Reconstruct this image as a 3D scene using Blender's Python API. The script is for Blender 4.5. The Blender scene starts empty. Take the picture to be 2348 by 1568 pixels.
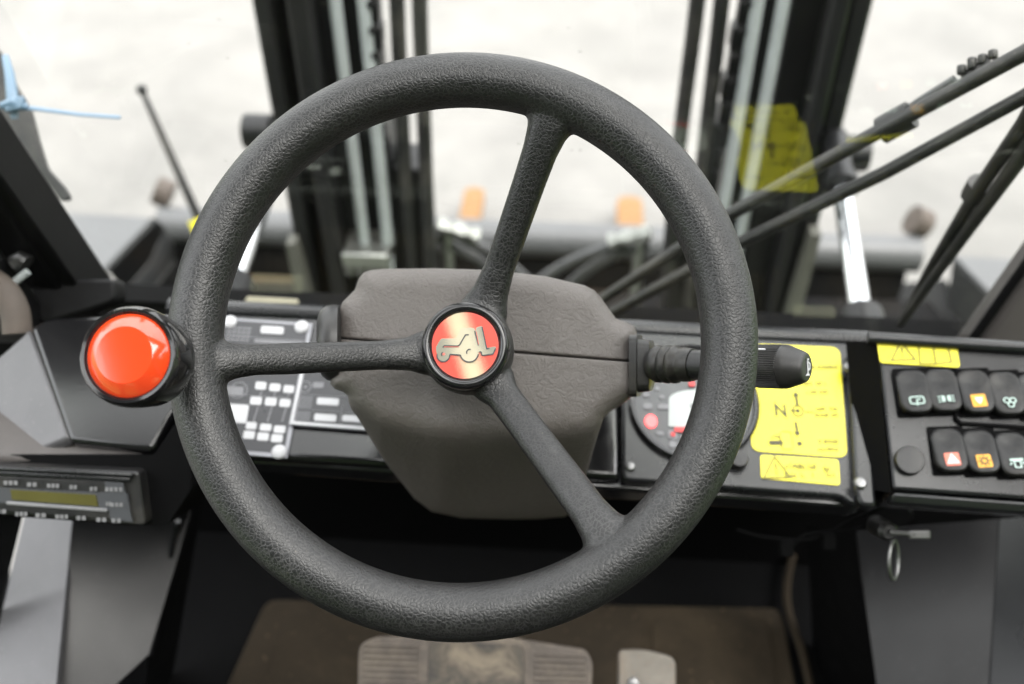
import bpy, bmesh, math, random
from mathutils import Vector, Matrix
from mathutils.geometry import delaunay_2d_cdt
R_ = math.radians
scene = bpy.context.scene
COL = scene.collection

# ------------------------------------------------------------------ camera, world, sun, exposure
FPX, CX, CY = 2283.0, 1174.0, 784.0            # lens in units of a 2348 px wide frame
PITCH, YAW, CAMZ = R_(41.4), R_(4.0), 2.30
FH = Vector((-math.sin(YAW), math.cos(YAW), 0)); RC = Vector((math.cos(YAW), math.sin(YAW), 0))
DV = FH * math.cos(PITCH) - Vector((0, 0, math.sin(PITCH)))
UV_ = FH * math.sin(PITCH) + Vector((0, 0, math.cos(PITCH)))
CAM = Vector((0, 0, CAMZ))
cd = bpy.data.cameras.new('camera'); cam = bpy.data.objects.new('camera', cd); COL.objects.link(cam)
m3 = Matrix((RC, UV_, -DV)).transposed()
cam.matrix_world = Matrix.Translation(CAM) @ m3.to_4x4()
cd.sensor_width = 36.0; cd.lens = 36.0 * FPX / 2348.0
cd.clip_start = 0.02; cd.clip_end = 400
cd.dof.use_dof = True; cd.dof.focus_distance = 0.655; cd.dof.aperture_fstop = 3.9
scene.camera = cam

SUN_EL, SUN_AZ = R_(60), R_(128)               # azimuth from +Y (ahead of the machine) towards +X
w = bpy.data.worlds.new('World'); scene.world = w; w.use_nodes = True
nt = w.node_tree; bg = nt.nodes['Background']
sky = nt.nodes.new('ShaderNodeTexSky'); sky.sky_type = 'NISHITA'; sky.sun_disc = False
sky.sun_elevation = SUN_EL; sky.sun_rotation = SUN_AZ; sky.air_density = 1.6; sky.dust_density = 4.0; sky.ozone_density = 1.0
hs = nt.nodes.new('ShaderNodeHueSaturation'); hs.inputs['Saturation'].default_value = 0.30
nt.links.new(sky.outputs[0], hs.inputs['Color'])
# thin overcast over that sky: brighter overhead than at the horizon, with soft cloud structure
tcs = nt.nodes.new('ShaderNodeTexCoord'); sx = nt.nodes.new('ShaderNodeSeparateXYZ'); nt.links.new(tcs.outputs['Generated'], sx.inputs[0])
cn = nt.nodes.new('ShaderNodeTexNoise'); cn.inputs['Scale'].default_value = 2.6; cn.inputs['Detail'].default_value = 5; nt.links.new(tcs.outputs['Generated'], cn.inputs['Vector'])
zz = nt.nodes.new('ShaderNodeMath'); zz.operation = 'MAXIMUM'; nt.links.new(sx.outputs['Z'], zz.inputs[0]); zz.inputs[1].default_value = 0
z1 = nt.nodes.new('ShaderNodeMath'); z1.operation = 'MULTIPLY_ADD'; nt.links.new(zz.outputs[0], z1.inputs[0]); z1.inputs[1].default_value = 3.6; z1.inputs[2].default_value = 2.4
z2 = nt.nodes.new('ShaderNodeMath'); z2.operation = 'MULTIPLY_ADD'; nt.links.new(cn.outputs['Fac'], z2.inputs[0]); z2.inputs[1].default_value = .9; z2.inputs[2].default_value = .55
z3 = nt.nodes.new('ShaderNodeMath'); z3.operation = 'MULTIPLY'; nt.links.new(z1.outputs[0], z3.inputs[0]); nt.links.new(z2.outputs[0], z3.inputs[1])
cc = nt.nodes.new('ShaderNodeCombineColor'); tint = [nt.nodes.new('ShaderNodeMath') for _ in range(3)]
for i, k in enumerate((.99, 1.0, 1.012)):
    tint[i].operation = 'MULTIPLY'; tint[i].inputs[1].default_value = k; nt.links.new(z3.outputs[0], tint[i].inputs[0]); nt.links.new(tint[i].outputs[0], cc.inputs[i])
ov = nt.nodes.new('ShaderNodeMix'); ov.data_type = 'RGBA'; ov.inputs[0].default_value = .85
nt.links.new(hs.outputs[0], ov.inputs[6]); nt.links.new(cc.outputs[0], ov.inputs[7]); nt.links.new(ov.outputs[2], bg.inputs['Color'])
bg.inputs['Strength'].default_value = 0.15
sd = bpy.data.lights.new('sun', 'SUN'); sd.energy = .6; sd.angle = R_(50); sd.color = (1, .97, .93)
sun = bpy.data.objects.new('sun', sd); COL.objects.link(sun)
sv = Vector((math.sin(SUN_AZ) * math.cos(SUN_EL), math.cos(SUN_AZ) * math.cos(SUN_EL), math.sin(SUN_EL)))
sun.rotation_euler = sv.to_track_quat('Z', 'Y').to_euler()
vs = scene.view_settings; vs.view_transform = 'Standard'; vs.look = 'None'; vs.exposure = 2.93; vs.gamma = 1.0; vs.use_curve_mapping = False
scene.cycles.max_bounces = 10; scene.cycles.transparent_max_bounces = 16
scene.cycles.use_denoising = True

# ------------------------------------------------------------------ geometry helpers
def ray(x, y): return DV + RC * ((x - CX) / FPX) - UV_ * ((y - CY) / FPX)
def P(x, y, d): return CAM + ray(x, y) * d
def HIT(x, y, pl, off=0.0):
    q, n = pl; r = ray(x, y)
    return CAM + r * (((q - CAM).dot(n) + off) / r.dot(n))
def cv(x, y, z): return RC * x - UV_ * y + DV * z          # a direction given as right, down, away
class Frame:
    def __init__(s, o, n, up=None):
        s.o = o; s.n = n.normalized(); s.u = (RC - s.n * RC.dot(s.n)).normalized() if up is None else up.cross(s.n).normalized()
        s.v = s.n.cross(s.u)
    def at(s, u, v, w=0.0): return s.o + s.u * u + s.v * v + s.n * w
    def uv(s, p): d = p - s.o; return d.dot(s.u), d.dot(s.v)
class MB:
    def __init__(s): s.v = []; s.f = []
    def add(s, vs, fs):
        k = len(s.v); s.v += [Vector(q) for q in vs]; s.f += [[i + k for i in f] for f in fs]; return s
    def prism(s, pts, n, t):
        k = len(pts); n = n.normalized() * t
        return s.add(list(pts) + [q - n for q in pts], [list(range(k)), list(range(2 * k - 1, k - 1, -1))] + [[i, i + k, (i + 1) % k + k, (i + 1) % k] for i in range(k)])
    def loft(s, rings, cap=True, closed=False):
        k = len(rings[0]); vs = [q for r in rings for q in r]; fs = []; n = len(rings)
        for j in range(n if closed else n - 1):
            a, b = j * k, ((j + 1) % n) * k
            fs += [[a + i, a + (i + 1) % k, b + (i + 1) % k, b + i] for i in range(k)]
        if cap and not closed: fs += [list(range(k))[::-1], list(range((n - 1) * k, n * k))]
        return s.add(vs, fs)
    def tube(s, pts, r, seg=14, cap=True, sq=1.0, upv=None):
        pts = [Vector(q) for q in pts]; n = len(pts); rs = r if isinstance(r, (list, tuple)) else [r] * n
        rings = []; prev = None
        for i in range(n):
            t = (pts[min(i + 1, n - 1)] - pts[max(i - 1, 0)]).normalized()
            if prev is None:
                a = (upv or (Vector((0, 0, 1)) if abs(t.z) < .9 else Vector((1, 0, 0)))); a = (a - t * a.dot(t)).normalized()
            else: a = (prev - t * prev.dot(t)).normalized()
            prev = a; b = t.cross(a)
            rings.append([pts[i] + (a * math.cos(2 * math.pi * k / seg) * sq + b * math.sin(2 * math.pi * k / seg)) * rs[i] for k in range(seg)])
        return s.loft(rings, cap)
    def lathe(s, o, ax, prof, seg=48, cap=True):
        ax = ax.normalized(); a = ax.orthogonal().normalized(); b = ax.cross(a)
        rings = [[o + ax * h + (a * math.cos(2 * math.pi * k / seg) + b * math.sin(2 * math.pi * k / seg)) * r for k in range(seg)] for r, h in prof]
        return s.loft(rings, cap)
    def box(s, o, a, b, c):
        vs = [o + a * i + b * j + c * k for k in (-1, 1) for j in (-1, 1) for i in (-1, 1)]
        return s.add(vs, [[0, 1, 3, 2], [4, 6, 7, 5], [0, 4, 5, 1], [2, 3, 7, 6], [0, 2, 6, 4], [1, 5, 7, 3]])
    def wbox(s, x0, x1, y0, y1, z0, z1):
        return s.box(Vector(((x0 + x1) / 2, (y0 + y1) / 2, (z0 + z1) / 2)), Vector(((x1 - x0) / 2, 0, 0)), Vector((0, (y1 - y0) / 2, 0)), Vector((0, 0, (z1 - z0) / 2)))
    def poly2(s, fr, pts, off=0.0004, t=0.0004): return s.prism([fr.at(u, v, off) for u, v in pts], fr.n, t)
    def line2(s, fr, pts, wd, off=0.0005, t=0.0005, closed=False):
        n = len(pts); L = []; Rr = []
        for i in range(n):
            p = Vector(pts[i]); a = Vector(pts[i - 1]) if (i > 0 or closed) else None; b = Vector(pts[(i + 1) % n]) if (i < n - 1 or closed) else None
            d1 = (p - a).normalized() if a is not None else None; d2 = (b - p).normalized() if b is not None else None
            d1 = d1 if d1 is not None else d2; d2 = d2 if d2 is not None else d1
            m = (Vector((-d1.y, d1.x)) + Vector((-d2.y, d2.x))); m = m.normalized() if m.length > 1e-6 else Vector((-d1.y, d1.x))
            k = wd / 2 / max(.35, m.dot(Vector((-d1.y, d1.x))))
            L.append(p + m * k); Rr.append(p - m * k)
        rings = [[fr.at(*L[i], off), fr.at(*Rr[i], off), fr.at(*Rr[i], off - t), fr.at(*L[i], off - t)] for i in range(n)]
        return s.loft(rings, True, closed)
    def disc2(s, fr, u, v, r, off=.0004, t=.0004, seg=24, ry=None):
        ry = ry or r
        return s.poly2(fr, [(u + r * math.cos(2 * math.pi * k / seg), v + ry * math.sin(2 * math.pi * k / seg)) for k in range(seg)], off, t)
    def rrect2(s, fr, u, v, hw, hh, r, off=.0004, t=.0004): return s.poly2(fr, rrect(u, v, hw, hh, r), off, t)
    def text(s, fr, u, v, size, body, off=.0005, t=.0003, sx=1.0):
        c = bpy.data.curves.new('lettering', 'FONT'); c.body = body; c.size = size; c.align_x = 'CENTER'; c.align_y = 'CENTER'
        o = bpy.data.objects.new('lettering', c); COL.objects.link(o)
        dg = bpy.context.evaluated_depsgraph_get(); me = bpy.data.meshes.new_from_object(o.evaluated_get(dg))
        for p in me.polygons: s.prism([fr.at(u + me.vertices[i].co.x * sx, v + me.vertices[i].co.y, off) for i in p.vertices], fr.n, t)
        bpy.data.objects.remove(o); bpy.data.curves.remove(c); bpy.data.meshes.remove(me); return s
    def build(s, name, mat, parent=None, smooth=35, bevel=0, seg=2):
        me = bpy.data.meshes.new(name); me.from_pydata([tuple(q) for q in s.v], [], s.f); me.update()
        bm = bmesh.new(); bm.from_mesh(me)
        bmesh.ops.remove_doubles(bm, verts=bm.verts, dist=1e-6)
        bmesh.ops.recalc_face_normals(bm, faces=bm.faces); bm.to_mesh(me); bm.free()
        for p in me.polygons: p.use_smooth = True
        me.set_sharp_from_angle(angle=R_(smooth))
        me.materials.append(mat)
        o = bpy.data.objects.new(name, me); COL.objects.link(o)
        if parent is not None:
            o.parent = parent
            if parent.type == 'EMPTY': o.matrix_parent_inverse = Matrix.Translation(-parent.location)
        if bevel:
            b = o.modifiers.new('edge', 'BEVEL'); b.width = bevel; b.segments = seg; b.limit_method = 'ANGLE'; b.angle_limit = R_(40)
        return o
def rrect(u, v, hw, hh, r, k=5):
    pts = []
    for cx, cy, a0 in ((hw - r, hh - r, 0), (-hw + r, hh - r, 90), (-hw + r, -hh + r, 180), (hw - r, -hh + r, 270)):
        for i in range(k + 1):
            a = R_(a0 + 90 * i / k); pts.append((u + cx + r * math.cos(a), v + cy + r * math.sin(a)))
    return pts
def rounded(pts, rad, k=4):
    """round the corners of a 2-D polygon"""
    out = []; n = len(pts)
    for i in range(n):
        p = Vector(pts[i]); a = Vector(pts[i - 1]) - p; b = Vector(pts[(i + 1) % n]) - p
        r = min(rad, a.length * .45, b.length * .45); s = p + a.normalized() * r; e = p + b.normalized() * r
        for j in range(k + 1):
            t = j / k; out.append(tuple(s * (1 - t) ** 2 + p * 2 * t * (1 - t) + e * t * t))
    return out
def spline(pts, n=8):
    pts = [Vector(q) for q in pts]; out = []
    for i in range(len(pts) - 1):
        p0 = pts[max(i - 1, 0)]; p1 = pts[i]; p2 = pts[i + 1]; p3 = pts[min(i + 2, len(pts) - 1)]
        for j in range(n):
            t = j / n; out.append(.5 * ((2 * p1) + (p2 - p0) * t + (2 * p0 - 5 * p1 + 4 * p2 - p3) * t * t + (3 * p1 - p0 - 3 * p2 + p3) * t ** 3))
    out.append(pts[-1]); return out
def thing(name, label, cat, loc, group=None):
    o = bpy.data.objects.new(name, None); COL.objects.link(o); o.location = loc; o.empty_display_size = .05
    return tag(o, label, cat, group)
def tag(o, label, cat, group=None):
    o['label'] = label; o['category'] = cat
    if group: o['group'] = group
    return o
def struct(o): o['kind'] = 'structure'; return o

# ------------------------------------------------------------------ materials
def newmat(name):
    m = bpy.data.materials.new(name); m.use_nodes = True
    return m, m.node_tree, m.node_tree.nodes['Principled BSDF']
def mk(nt, t, **kw):
    n = nt.nodes.new(t)
    for k, v in kw.items(): setattr(n, k, v)
    return n
def noise(nt, scale, detail=4, rough=.55, dist=0, vec=None):
    n = mk(nt, 'ShaderNodeTexNoise'); n.inputs['Scale'].default_value = scale; n.inputs['Detail'].default_value = detail
    n.inputs['Roughness'].default_value = rough; n.inputs['Distortion'].default_value = dist
    if vec is None: vec = mk(nt, 'ShaderNodeNewGeometry').outputs['Position']
    nt.links.new(vec, n.inputs['Vector']); return n.outputs['Fac']
def ramp(nt, fac, stops, interp='LINEAR'):
    n = mk(nt, 'ShaderNodeValToRGB'); n.color_ramp.interpolation = interp; e = n.color_ramp.elements
    while len(e) < len(stops): e.new(.5)
    for i, (p, c) in enumerate(stops):
        e[i].position = p; e[i].color = (c, c, c, 1) if isinstance(c, (int, float)) else (*c, 1)
    nt.links.new(fac, n.inputs['Fac']); return n.outputs['Color']
def mixc(nt, fac, a, b):
    n = mk(nt, 'ShaderNodeMix', data_type='RGBA')
    for s, v in ((0, fac), (6, a), (7, b)):
        if hasattr(v, 'is_linked'): nt.links.new(v, n.inputs[s])
        elif isinstance(v, (int, float)): n.inputs[s].default_value = v
        else: n.inputs[s].default_value = (*v, 1)
    return n.outputs[2]
def math_(nt, op, a, b=None):
    n = mk(nt, 'ShaderNodeMath', operation=op)
    for i, v in enumerate((a, b)):
        if v is None: continue
        if hasattr(v, 'is_linked'): nt.links.new(v, n.inputs[i])
        else: n.inputs[i].default_value = v
    return n.outputs[0]
def bump(nt, b, h, strength, dist, prev=None):
    n = mk(nt, 'ShaderNodeBump'); n.inputs['Strength'].default_value = strength; n.inputs['Distance'].default_value = dist
    nt.links.new(h, n.inputs['Height'])
    if prev is not None: nt.links.new(prev, n.inputs['Normal'])
    nt.links.new(n.outputs[0], b.inputs['Normal']); return n.outputs[0]
def plain(name, col, rough=.5, metal=0, var=.25, scale=40, dust=0.0, dustcol=(.22, .2, .17), bstr=.15, bscale=300, rvar=.1, spec=.5, coat=0):
    m, nt, b = newmat(name)
    f = noise(nt, scale, 5, .6)
    c = mixc(nt, f, tuple(x * (1 - var) for x in col), tuple(min(1, x * (1 + var)) for x in col))
    if dust:
        d = ramp(nt, noise(nt, scale * .35, 6, .7, .6), [(.46, 0), (.78, dust)])
        d2 = ramp(nt, noise(nt, scale * 14, 2, .5), [(.66, 0), (.74, min(1, dust * 1.4))])
        c = mixc(nt, math_(nt, 'MAXIMUM', d, d2), c, dustcol)
    nt.links.new(c, b.inputs['Base Color'])
    rr = mk(nt, 'ShaderNodeMapRange'); rr.inputs['To Min'].default_value = max(.02, rough - rvar); rr.inputs['To Max'].default_value = min(1, rough + rvar)
    nt.links.new(noise(nt, scale * .7, 4, .6), rr.inputs['Value']); nt.links.new(rr.outputs[0], b.inputs['Roughness'])
    b.inputs['Metallic'].default_value = metal; b.inputs['Specular IOR Level'].default_value = spec; b.inputs['Coat Weight'].default_value = coat
    if bstr: bump(nt, b, noise(nt, bscale, 3, .6), bstr, .001)
    return m
def leather(name, col, cell, depth, dustcol, rough):
    """moulded rubber with a pebbled grain"""
    m, nt, b = newmat(name)
    pos = mk(nt, 'ShaderNodeNewGeometry').outputs['Position']
    wn = mk(nt, 'ShaderNodeTexNoise'); wn.inputs['Scale'].default_value = 220; wn.inputs['Detail'].default_value = 3
    nt.links.new(pos, wn.inputs['Vector'])
    wv = mk(nt, 'ShaderNodeVectorMath', operation='MULTIPLY_ADD'); wv.inputs[1].default_value = (.0034,) * 3
    nt.links.new(wn.outputs['Color'], wv.inputs[0]); nt.links.new(pos, wv.inputs[2])
    vo = mk(nt, 'ShaderNodeTexVoronoi', feature='DISTANCE_TO_EDGE'); vo.inputs['Scale'].default_value = 1 / cell
    nt.links.new(wv.outputs[0], vo.inputs['Vector'])
    h = ramp(nt, vo.outputs['Distance'], [(0, 0), (.10, .62), (.30, 1)], 'EASE')
    fine = noise(nt, 900, 3, .6)
    hh = math_(nt, 'ADD', h, math_(nt, 'MULTIPLY', fine, .22))
    crease = ramp(nt, vo.outputs['Distance'], [(0, 1), (.05, .8), (.13, 0)])
    patch = ramp(nt, noise(nt, 16, 5, .6), [(.35, .15), (.7, .9)])
    df = math_(nt, 'MULTIPLY', crease, math_(nt, 'MULTIPLY', patch, .6))
    base = mixc(nt, noise(nt, 55, 4, .6), tuple(x * .8 for x in col), tuple(x * 1.25 for x in col))
    base = mixc(nt, df, base, dustcol)
    sp = ramp(nt, noise(nt, 620, 2, .5), [(.73, 0), (.77, .5)])
    sp = math_(nt, 'MULTIPLY', sp, ramp(nt, noise(nt, 22, 3, .6), [(.5, 0), (.68, 1)]))
    base = mixc(nt, sp, base, (.30, .26, .19))
    nt.links.new(base, b.inputs['Base Color'])
    rr = mk(nt, 'ShaderNodeMapRange'); rr.inputs['To Min'].default_value = rough - .1; rr.inputs['To Max'].default_value = rough + .12
    nt.links.new(noise(nt, 30, 5, .65), rr.inputs['Value']); nt.links.new(rr.outputs[0], b.inputs['Roughness'])
    bump(nt, b, hh, .36, depth)
    return m
def grained(name, col, rough):
    """soft plastic with a wrinkled hide grain"""
    m, nt, b = newmat(name)
    pos = mk(nt, 'ShaderNodeNewGeometry').outputs['Position']
    n1 = noise(nt, 105, 4, .55, 1.0, pos); n2 = noise(nt, 380, 4, .6, .5, pos)
    r1 = math_(nt, 'ABSOLUTE', math_(nt, 'SUBTRACT', n1, .5)); r1 = ramp(nt, r1, [(0, 0), (.07, .8), (.16, 1)])
    r2 = math_(nt, 'ABSOLUTE', math_(nt, 'SUBTRACT', n2, .5)); r2 = ramp(nt, r2, [(0, 0), (.12, 1)])
    h = math_(nt, 'ADD', r1, math_(nt, 'MULTIPLY', r2, .5))
    base = mixc(nt, noise(nt, 18, 5, .6), tuple(x * .86 for x in col), tuple(x * 1.14 for x in col))
    base = mixc(nt, ramp(nt, noise(nt, 700, 2, .5), [(.74, 0), (.79, .35)]), base, (.3, .27, .22))
    nt.links.new(base, b.inputs['Base Color']); b.inputs['Roughness'].default_value = rough
    bump(nt, b, h, .46, .0006)
    return m
def emit(name, col, s):
    m, nt, b = newmat(name); b.inputs['Base Color'].default_value = (*col, 1)
    b.inputs['Emission Color'].default_value = (*col, 1); b.inputs['Emission Strength'].default_value = s; return m

M = {}
M['rubber'] = leather('wheel_rubber', (.0072, .0072, .0076), .0027, .0005, (.056, .055, .054), .39)
M['taupe'] = grained('taupe_plastic', (.090, .080, .074), .46)
M['taupe_smooth'] = plain('taupe_smooth_plastic', (.055, .049, .046), .55, bscale=900, bstr=.1)
M['gloss_black'] = plain('gloss_black', (.008, .008, .009), .10, rvar=.05, bstr=0, dust=.10, scale=90)
M['dark_plastic'] = plain('dark_plastic', (.009, .009, .0095), .42, bscale=1500, bstr=.12, dust=.12, scale=70)
M['rocker'] = plain('rocker_plastic', (.0065, .0065, .007), .48, bscale=1500, bstr=.08, dust=.12, scale=70, spec=.35)
M['seat'] = plain('brown_seat_cloth', (.030, .023, .019), .85, scale=30, bscale=600)
M['bellows'] = plain('bellows_rubber', (.008, .008, .008), .42, dust=.35, dustcol=(.075, .06, .036), scale=60, bscale=800)
M['paint_black'] = plain('black_paint', (.0045, .0045, .005), .15, rvar=.06, scale=14, dust=.10, dustcol=(.05, .05, .05), bstr=.06, bscale=500, spec=.6)
M['panel_black'] = plain('panel_black', (.010, .0104, .0115), .28, rvar=.08, scale=14, dust=.12, dustcol=(.05, .05, .05), bstr=.08, bscale=900)
M['pillar_black'] = plain('pillar_black', (.0045, .0045, .005), .5, scale=12, dust=.12, dustcol=(.03, .029, .027), spec=.22)
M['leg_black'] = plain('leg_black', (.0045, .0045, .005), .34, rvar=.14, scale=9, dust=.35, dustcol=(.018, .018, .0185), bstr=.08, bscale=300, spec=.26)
M['matte_black'] = plain('matte_black', (.0028, .0028, .003), .8, bscale=200, dust=0, spec=.07)
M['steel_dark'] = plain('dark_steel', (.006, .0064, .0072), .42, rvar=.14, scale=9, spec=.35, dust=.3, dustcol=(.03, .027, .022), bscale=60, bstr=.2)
M['deck'] = plain('dusty_deck', (.007, .007, .0075), .85, scale=7, var=.6, dust=.5, dustcol=(.045, .036, .025), bscale=60, bstr=.3, spec=.15)
M['steel_rust'] = plain('dusty_rust', (.10, .066, .036), .8, scale=12, var=.5)
M['galv'] = plain('pale_painted_steel', (.32, .35, .352), .45, scale=20, dust=.2, bstr=.05)
M['strip'] = plain('dusty_edge_paint', (.085, .085, .072), .6)
M['chrome'] = plain('chrome', (.82, .84, .87), .12, 1, var=.05, bstr=0, rvar=.04)
M['metal'] = plain('bare_metal', (.20, .20, .20), .42, 1, var=.2, bscale=300)
M['zinc'] = plain('zinc_fitting', (.36, .37, .35), .45, 1, var=.3, scale=60)
M['fender'] = plain('sky_grey_paint', (.085, .087, .089), .42, scale=6, var=.15, dust=.2, dustcol=(.07, .07, .069), bstr=.05)  # grey base stands for sky mirrored in black paint, with faint dust
M['sky_sheen'] = plain('sky_sheen_grey', (.055, .054, .057), .32, scale=16, var=.4, dust=.6, dustcol=(.085, .083, .086), bscale=80, bstr=.1)  # pale grey imitates bright reflections on black sheet; mottling adds scuffs
M['orange'] = plain('orange_paint', (.18, .088, .022), .5, scale=8, var=.1)
M['yellow'] = plain('yellow_sticker', (.74, .66, .028), .32, scale=25, var=.06, bstr=0, rvar=.06)
M['ink'] = plain('faded_black_ink', (.045, .040, .010), .5, bstr=0)
M['ink_faint'] = plain('faint_ink', (.17, .15, .016), .5, bstr=0)
M['white_print'] = plain('white_print', (.46, .46, .475), .4, bstr=0, var=.05)
M['grey_print'] = plain('grey_print', (.15, .15, .16), .4, bstr=0, var=.25, scale=300)
M['dim_print'] = plain('dim_print', (.16, .16, .165), .4, bstr=0)
M['plate_dark'] = plain('plate_dark', (.022, .022, .026), .3, bstr=0)
M['alu'] = plain('aluminium_plate', (.22, .22, .235), .4, 1, var=.1, bstr=0)
M['cream'] = plain('cream_matte', (.25, .235, .17), .8)
M['blue_tie'] = plain('pale_blue_nylon', (.10, .165, .235), .35, var=.06, bstr=0)
M['lcd'] = plain('lcd_olive', (.068, .063, .017), .3, scale=60, var=.2, bstr=0)
M['screen'] = plain('pale_screen', (.34, .365, .36), .25, var=.03, bstr=0)
M['gauge'] = plain('gauge_face', (.055, .057, .062), .3, var=.1, bstr=0)
M['lamp_red'] = emit('lamp_red', (1, .05, .05), .9)
M['red_print'] = plain('red_print', (.55, .04, .04), .4, bstr=0)
M['knob_red'] = plain('knob_red', (.58, .045, .010), .13, rvar=.03, var=.03, bstr=0, spec=.75, coat=.3)
M['mint'] = plain('mint_print', (.32, .42, .38), .4, var=.1, bstr=0)
M['amber'] = plain('amber_print', (.58, .27, .012), .4, var=.06, bstr=0)
M['salmon'] = plain('salmon_print', (.55, .14, .09), .4, var=.06, bstr=0)
M['mat_brown'] = plain('dusty_floor_mat', (.022, .0165, .0105), .9, scale=9, var=.5, dust=.7, dustcol=(.075, .056, .034), spec=.2, bscale=120, bstr=.4)
M['pedal'] = plain('muddy_pedal', (.075, .062, .052), .75, scale=45, var=.55, dust=.8, dustcol=(.20, .165, .125), bscale=150, bstr=.5)
M['worn_tread'] = plain('worn_tread', (.05, .043, .036), .7, scale=50, var=.6, bscale=150, bstr=.5)
wt = M['worn_tread'].node_tree; wb = wt.nodes['Principled BSDF']
wt.links.new(ramp(wt, noise(wt, 24, 5, .65, .6), [(.40, (.030, .027, .024)), (.52, (.075, .062, .047)), (.66, (.17, .138, .10))]), wb.inputs['Base Color'])
M['pedal_metal'] = plain('worn_pedal_metal', (.15, .135, .115), .55, .3, scale=30, var=.5, dust=.8, dustcol=(.16, .105, .06), bscale=120)
M['blade'] = plain('wiper_rubber', (.008, .0083, .0088), .45, scale=30, dust=.25, bscale=200)
M['hose'] = plain('hose_rubber', (.045, .047, .05), .4, scale=30, dust=.35, dustcol=(.2, .19, .17), bscale=200)
M['mudbrown'] = plain('brown_rubber', (.07, .055, .045), .7, scale=40, var=.4)

# glass: see-through sheet that mirrors at a Fresnel angle, with dried specks of dust
m, nt, b = newmat('windscreen_glass')
nt.nodes.remove(b); out = nt.nodes['Material Output']
tr = mk(nt, 'ShaderNodeBsdfTransparent'); tr.inputs[0].default_value = (.955, .955, .945, 1)
gl = mk(nt, 'ShaderNodeBsdfGlossy'); gl.inputs['Roughness'].default_value = .012; gl.inputs['Color'].default_value = (.88, .95, .80, 1)
lw = mk(nt, 'ShaderNodeFresnel'); lw.inputs['IOR'].default_value = 1.52
fr2 = math_(nt, 'MULTIPLY', math_(nt, 'MULTIPLY', lw.outputs[0], 1.7), math_(nt, 'SUBTRACT', 1.0, mk(nt, 'ShaderNodeNewGeometry').outputs['Backfacing']))
mx = mk(nt, 'ShaderNodeMixShader'); nt.links.new(fr2, mx.inputs[0]); nt.links.new(tr.outputs[0], mx.inputs[1]); nt.links.new(gl.outputs[0], mx.inputs[2])
di = mk(nt, 'ShaderNodeBsdfDiffuse'); di.inputs[0].default_value = (.62, .60, .55, 1)
gp = mk(nt, 'ShaderNodeNewGeometry').outputs['Position']
vo = mk(nt, 'ShaderNodeTexVoronoi'); vo.inputs['Scale'].default_value = 46; nt.links.new(gp, vo.inputs['Vector'])
sp = ramp(nt, vo.outputs['Distance'], [(.04, .45), (.12, 0)])
sp = math_(nt, 'MULTIPLY', sp, ramp(nt, noise(nt, 15, 4, .7, 0, gp), [(.56, 0), (.70, 1)]))
film = ramp(nt, noise(nt, 7, 5, .7, .5, gp), [(.3, .0005), (.8, .007)])
mx2 = mk(nt, 'ShaderNodeMixShader'); nt.links.new(math_(nt, 'ADD', sp, film), mx2.inputs[0]); nt.links.new(mx.outputs[0], mx2.inputs[1]); nt.links.new(di.outputs[0], mx2.inputs[2])
nt.links.new(mx2.outputs[0], out.inputs['Surface']); M['glass'] = m

# concrete yard and grass
M['yard'] = plain('pale_gravel', (.165, .1605, .151), .9, scale=2.6, var=.30, dust=.8, dustcol=(.105, .103, .099), bscale=30, bstr=.3)
M['grass'] = plain('meadow_grass', (.075, .14, .028), .9, scale=3, var=.45, bscale=40, bstr=.8)
M['leaf'] = plain('tree_leaf', (.075, .135, .030), .6, scale=2, var=.5)
M['bark'] = plain('tree_bark', (.09, .07, .05), .9, scale=20)
M['cab_paint'] = plain('cab_lining', (.05, .048, .046), .6, scale=10)

# ------------------------------------------------------------------ reference planes of the machine
S0 = P(1830, 920, .90)
DASH = (S0, Vector((0, -.342, .94)).normalized())
GN = Vector((0, math.cos(R_(16)), math.sin(R_(16)))); GLASS = (S0 + GN * .150, GN)
FLOOR_Z = 1.15
def glass_y(z): q = GLASS[0]; return q.y - (z - q.z) * GN.z / GN.y

# ------------------------------------------------------------------ outdoors
yard = struct(MB().add([(-9, -1.2, 0), (1.2, -1.2, 0), (1.8, 1.5, 0), (5, 4.5, 0), (60, 40, 0), (60, 140, 0), (-60, 140, 0)], [[0, 1, 2, 3, 4, 5, 6]]).build('concrete_yard', M['yard']))
lawn = struct(MB().add([(-120, -140, -.02), (120, -140, -.02), (120, 150, -.02), (-120, 150, -.02)], [[0, 1, 2, 3]]).build('lawn', M['grass']))
random.seed(7)
def tree(x, y, h, label):
    t = thing('broadleaf_tree', label, 'tree', (x, y, 0), 'trees behind the machine')
    MB().tube([(x, y, -.02), (x + .1, y, h * .3), (x, y + .1, h * .7)], [.25, .18, .06], 10).build('trunk', M['bark'], t)
    mb = MB()
    for _ in range(3600):
        a, u, r = random.uniform(0, 6.283), random.uniform(-1, 1), random.random() ** .45
        k = math.sqrt(1 - u * u); c = Vector((x + math.cos(a) * k * r * h * .36, y + math.sin(a) * k * r * h * .36, h * .52 + u * r * h * .46))
        d = Vector((random.uniform(-1, 1), random.uniform(-1, 1), random.uniform(-.5, .5))).normalized(); e = d.orthogonal().normalized(); s = random.uniform(.2, .42)
        mb.add([c - d * s, c + e * s * .6, c + d * s, c - e * s * .6], [[0, 1, 2, 3]])
    mb.build('crown', M['leaf'], t)
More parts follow.
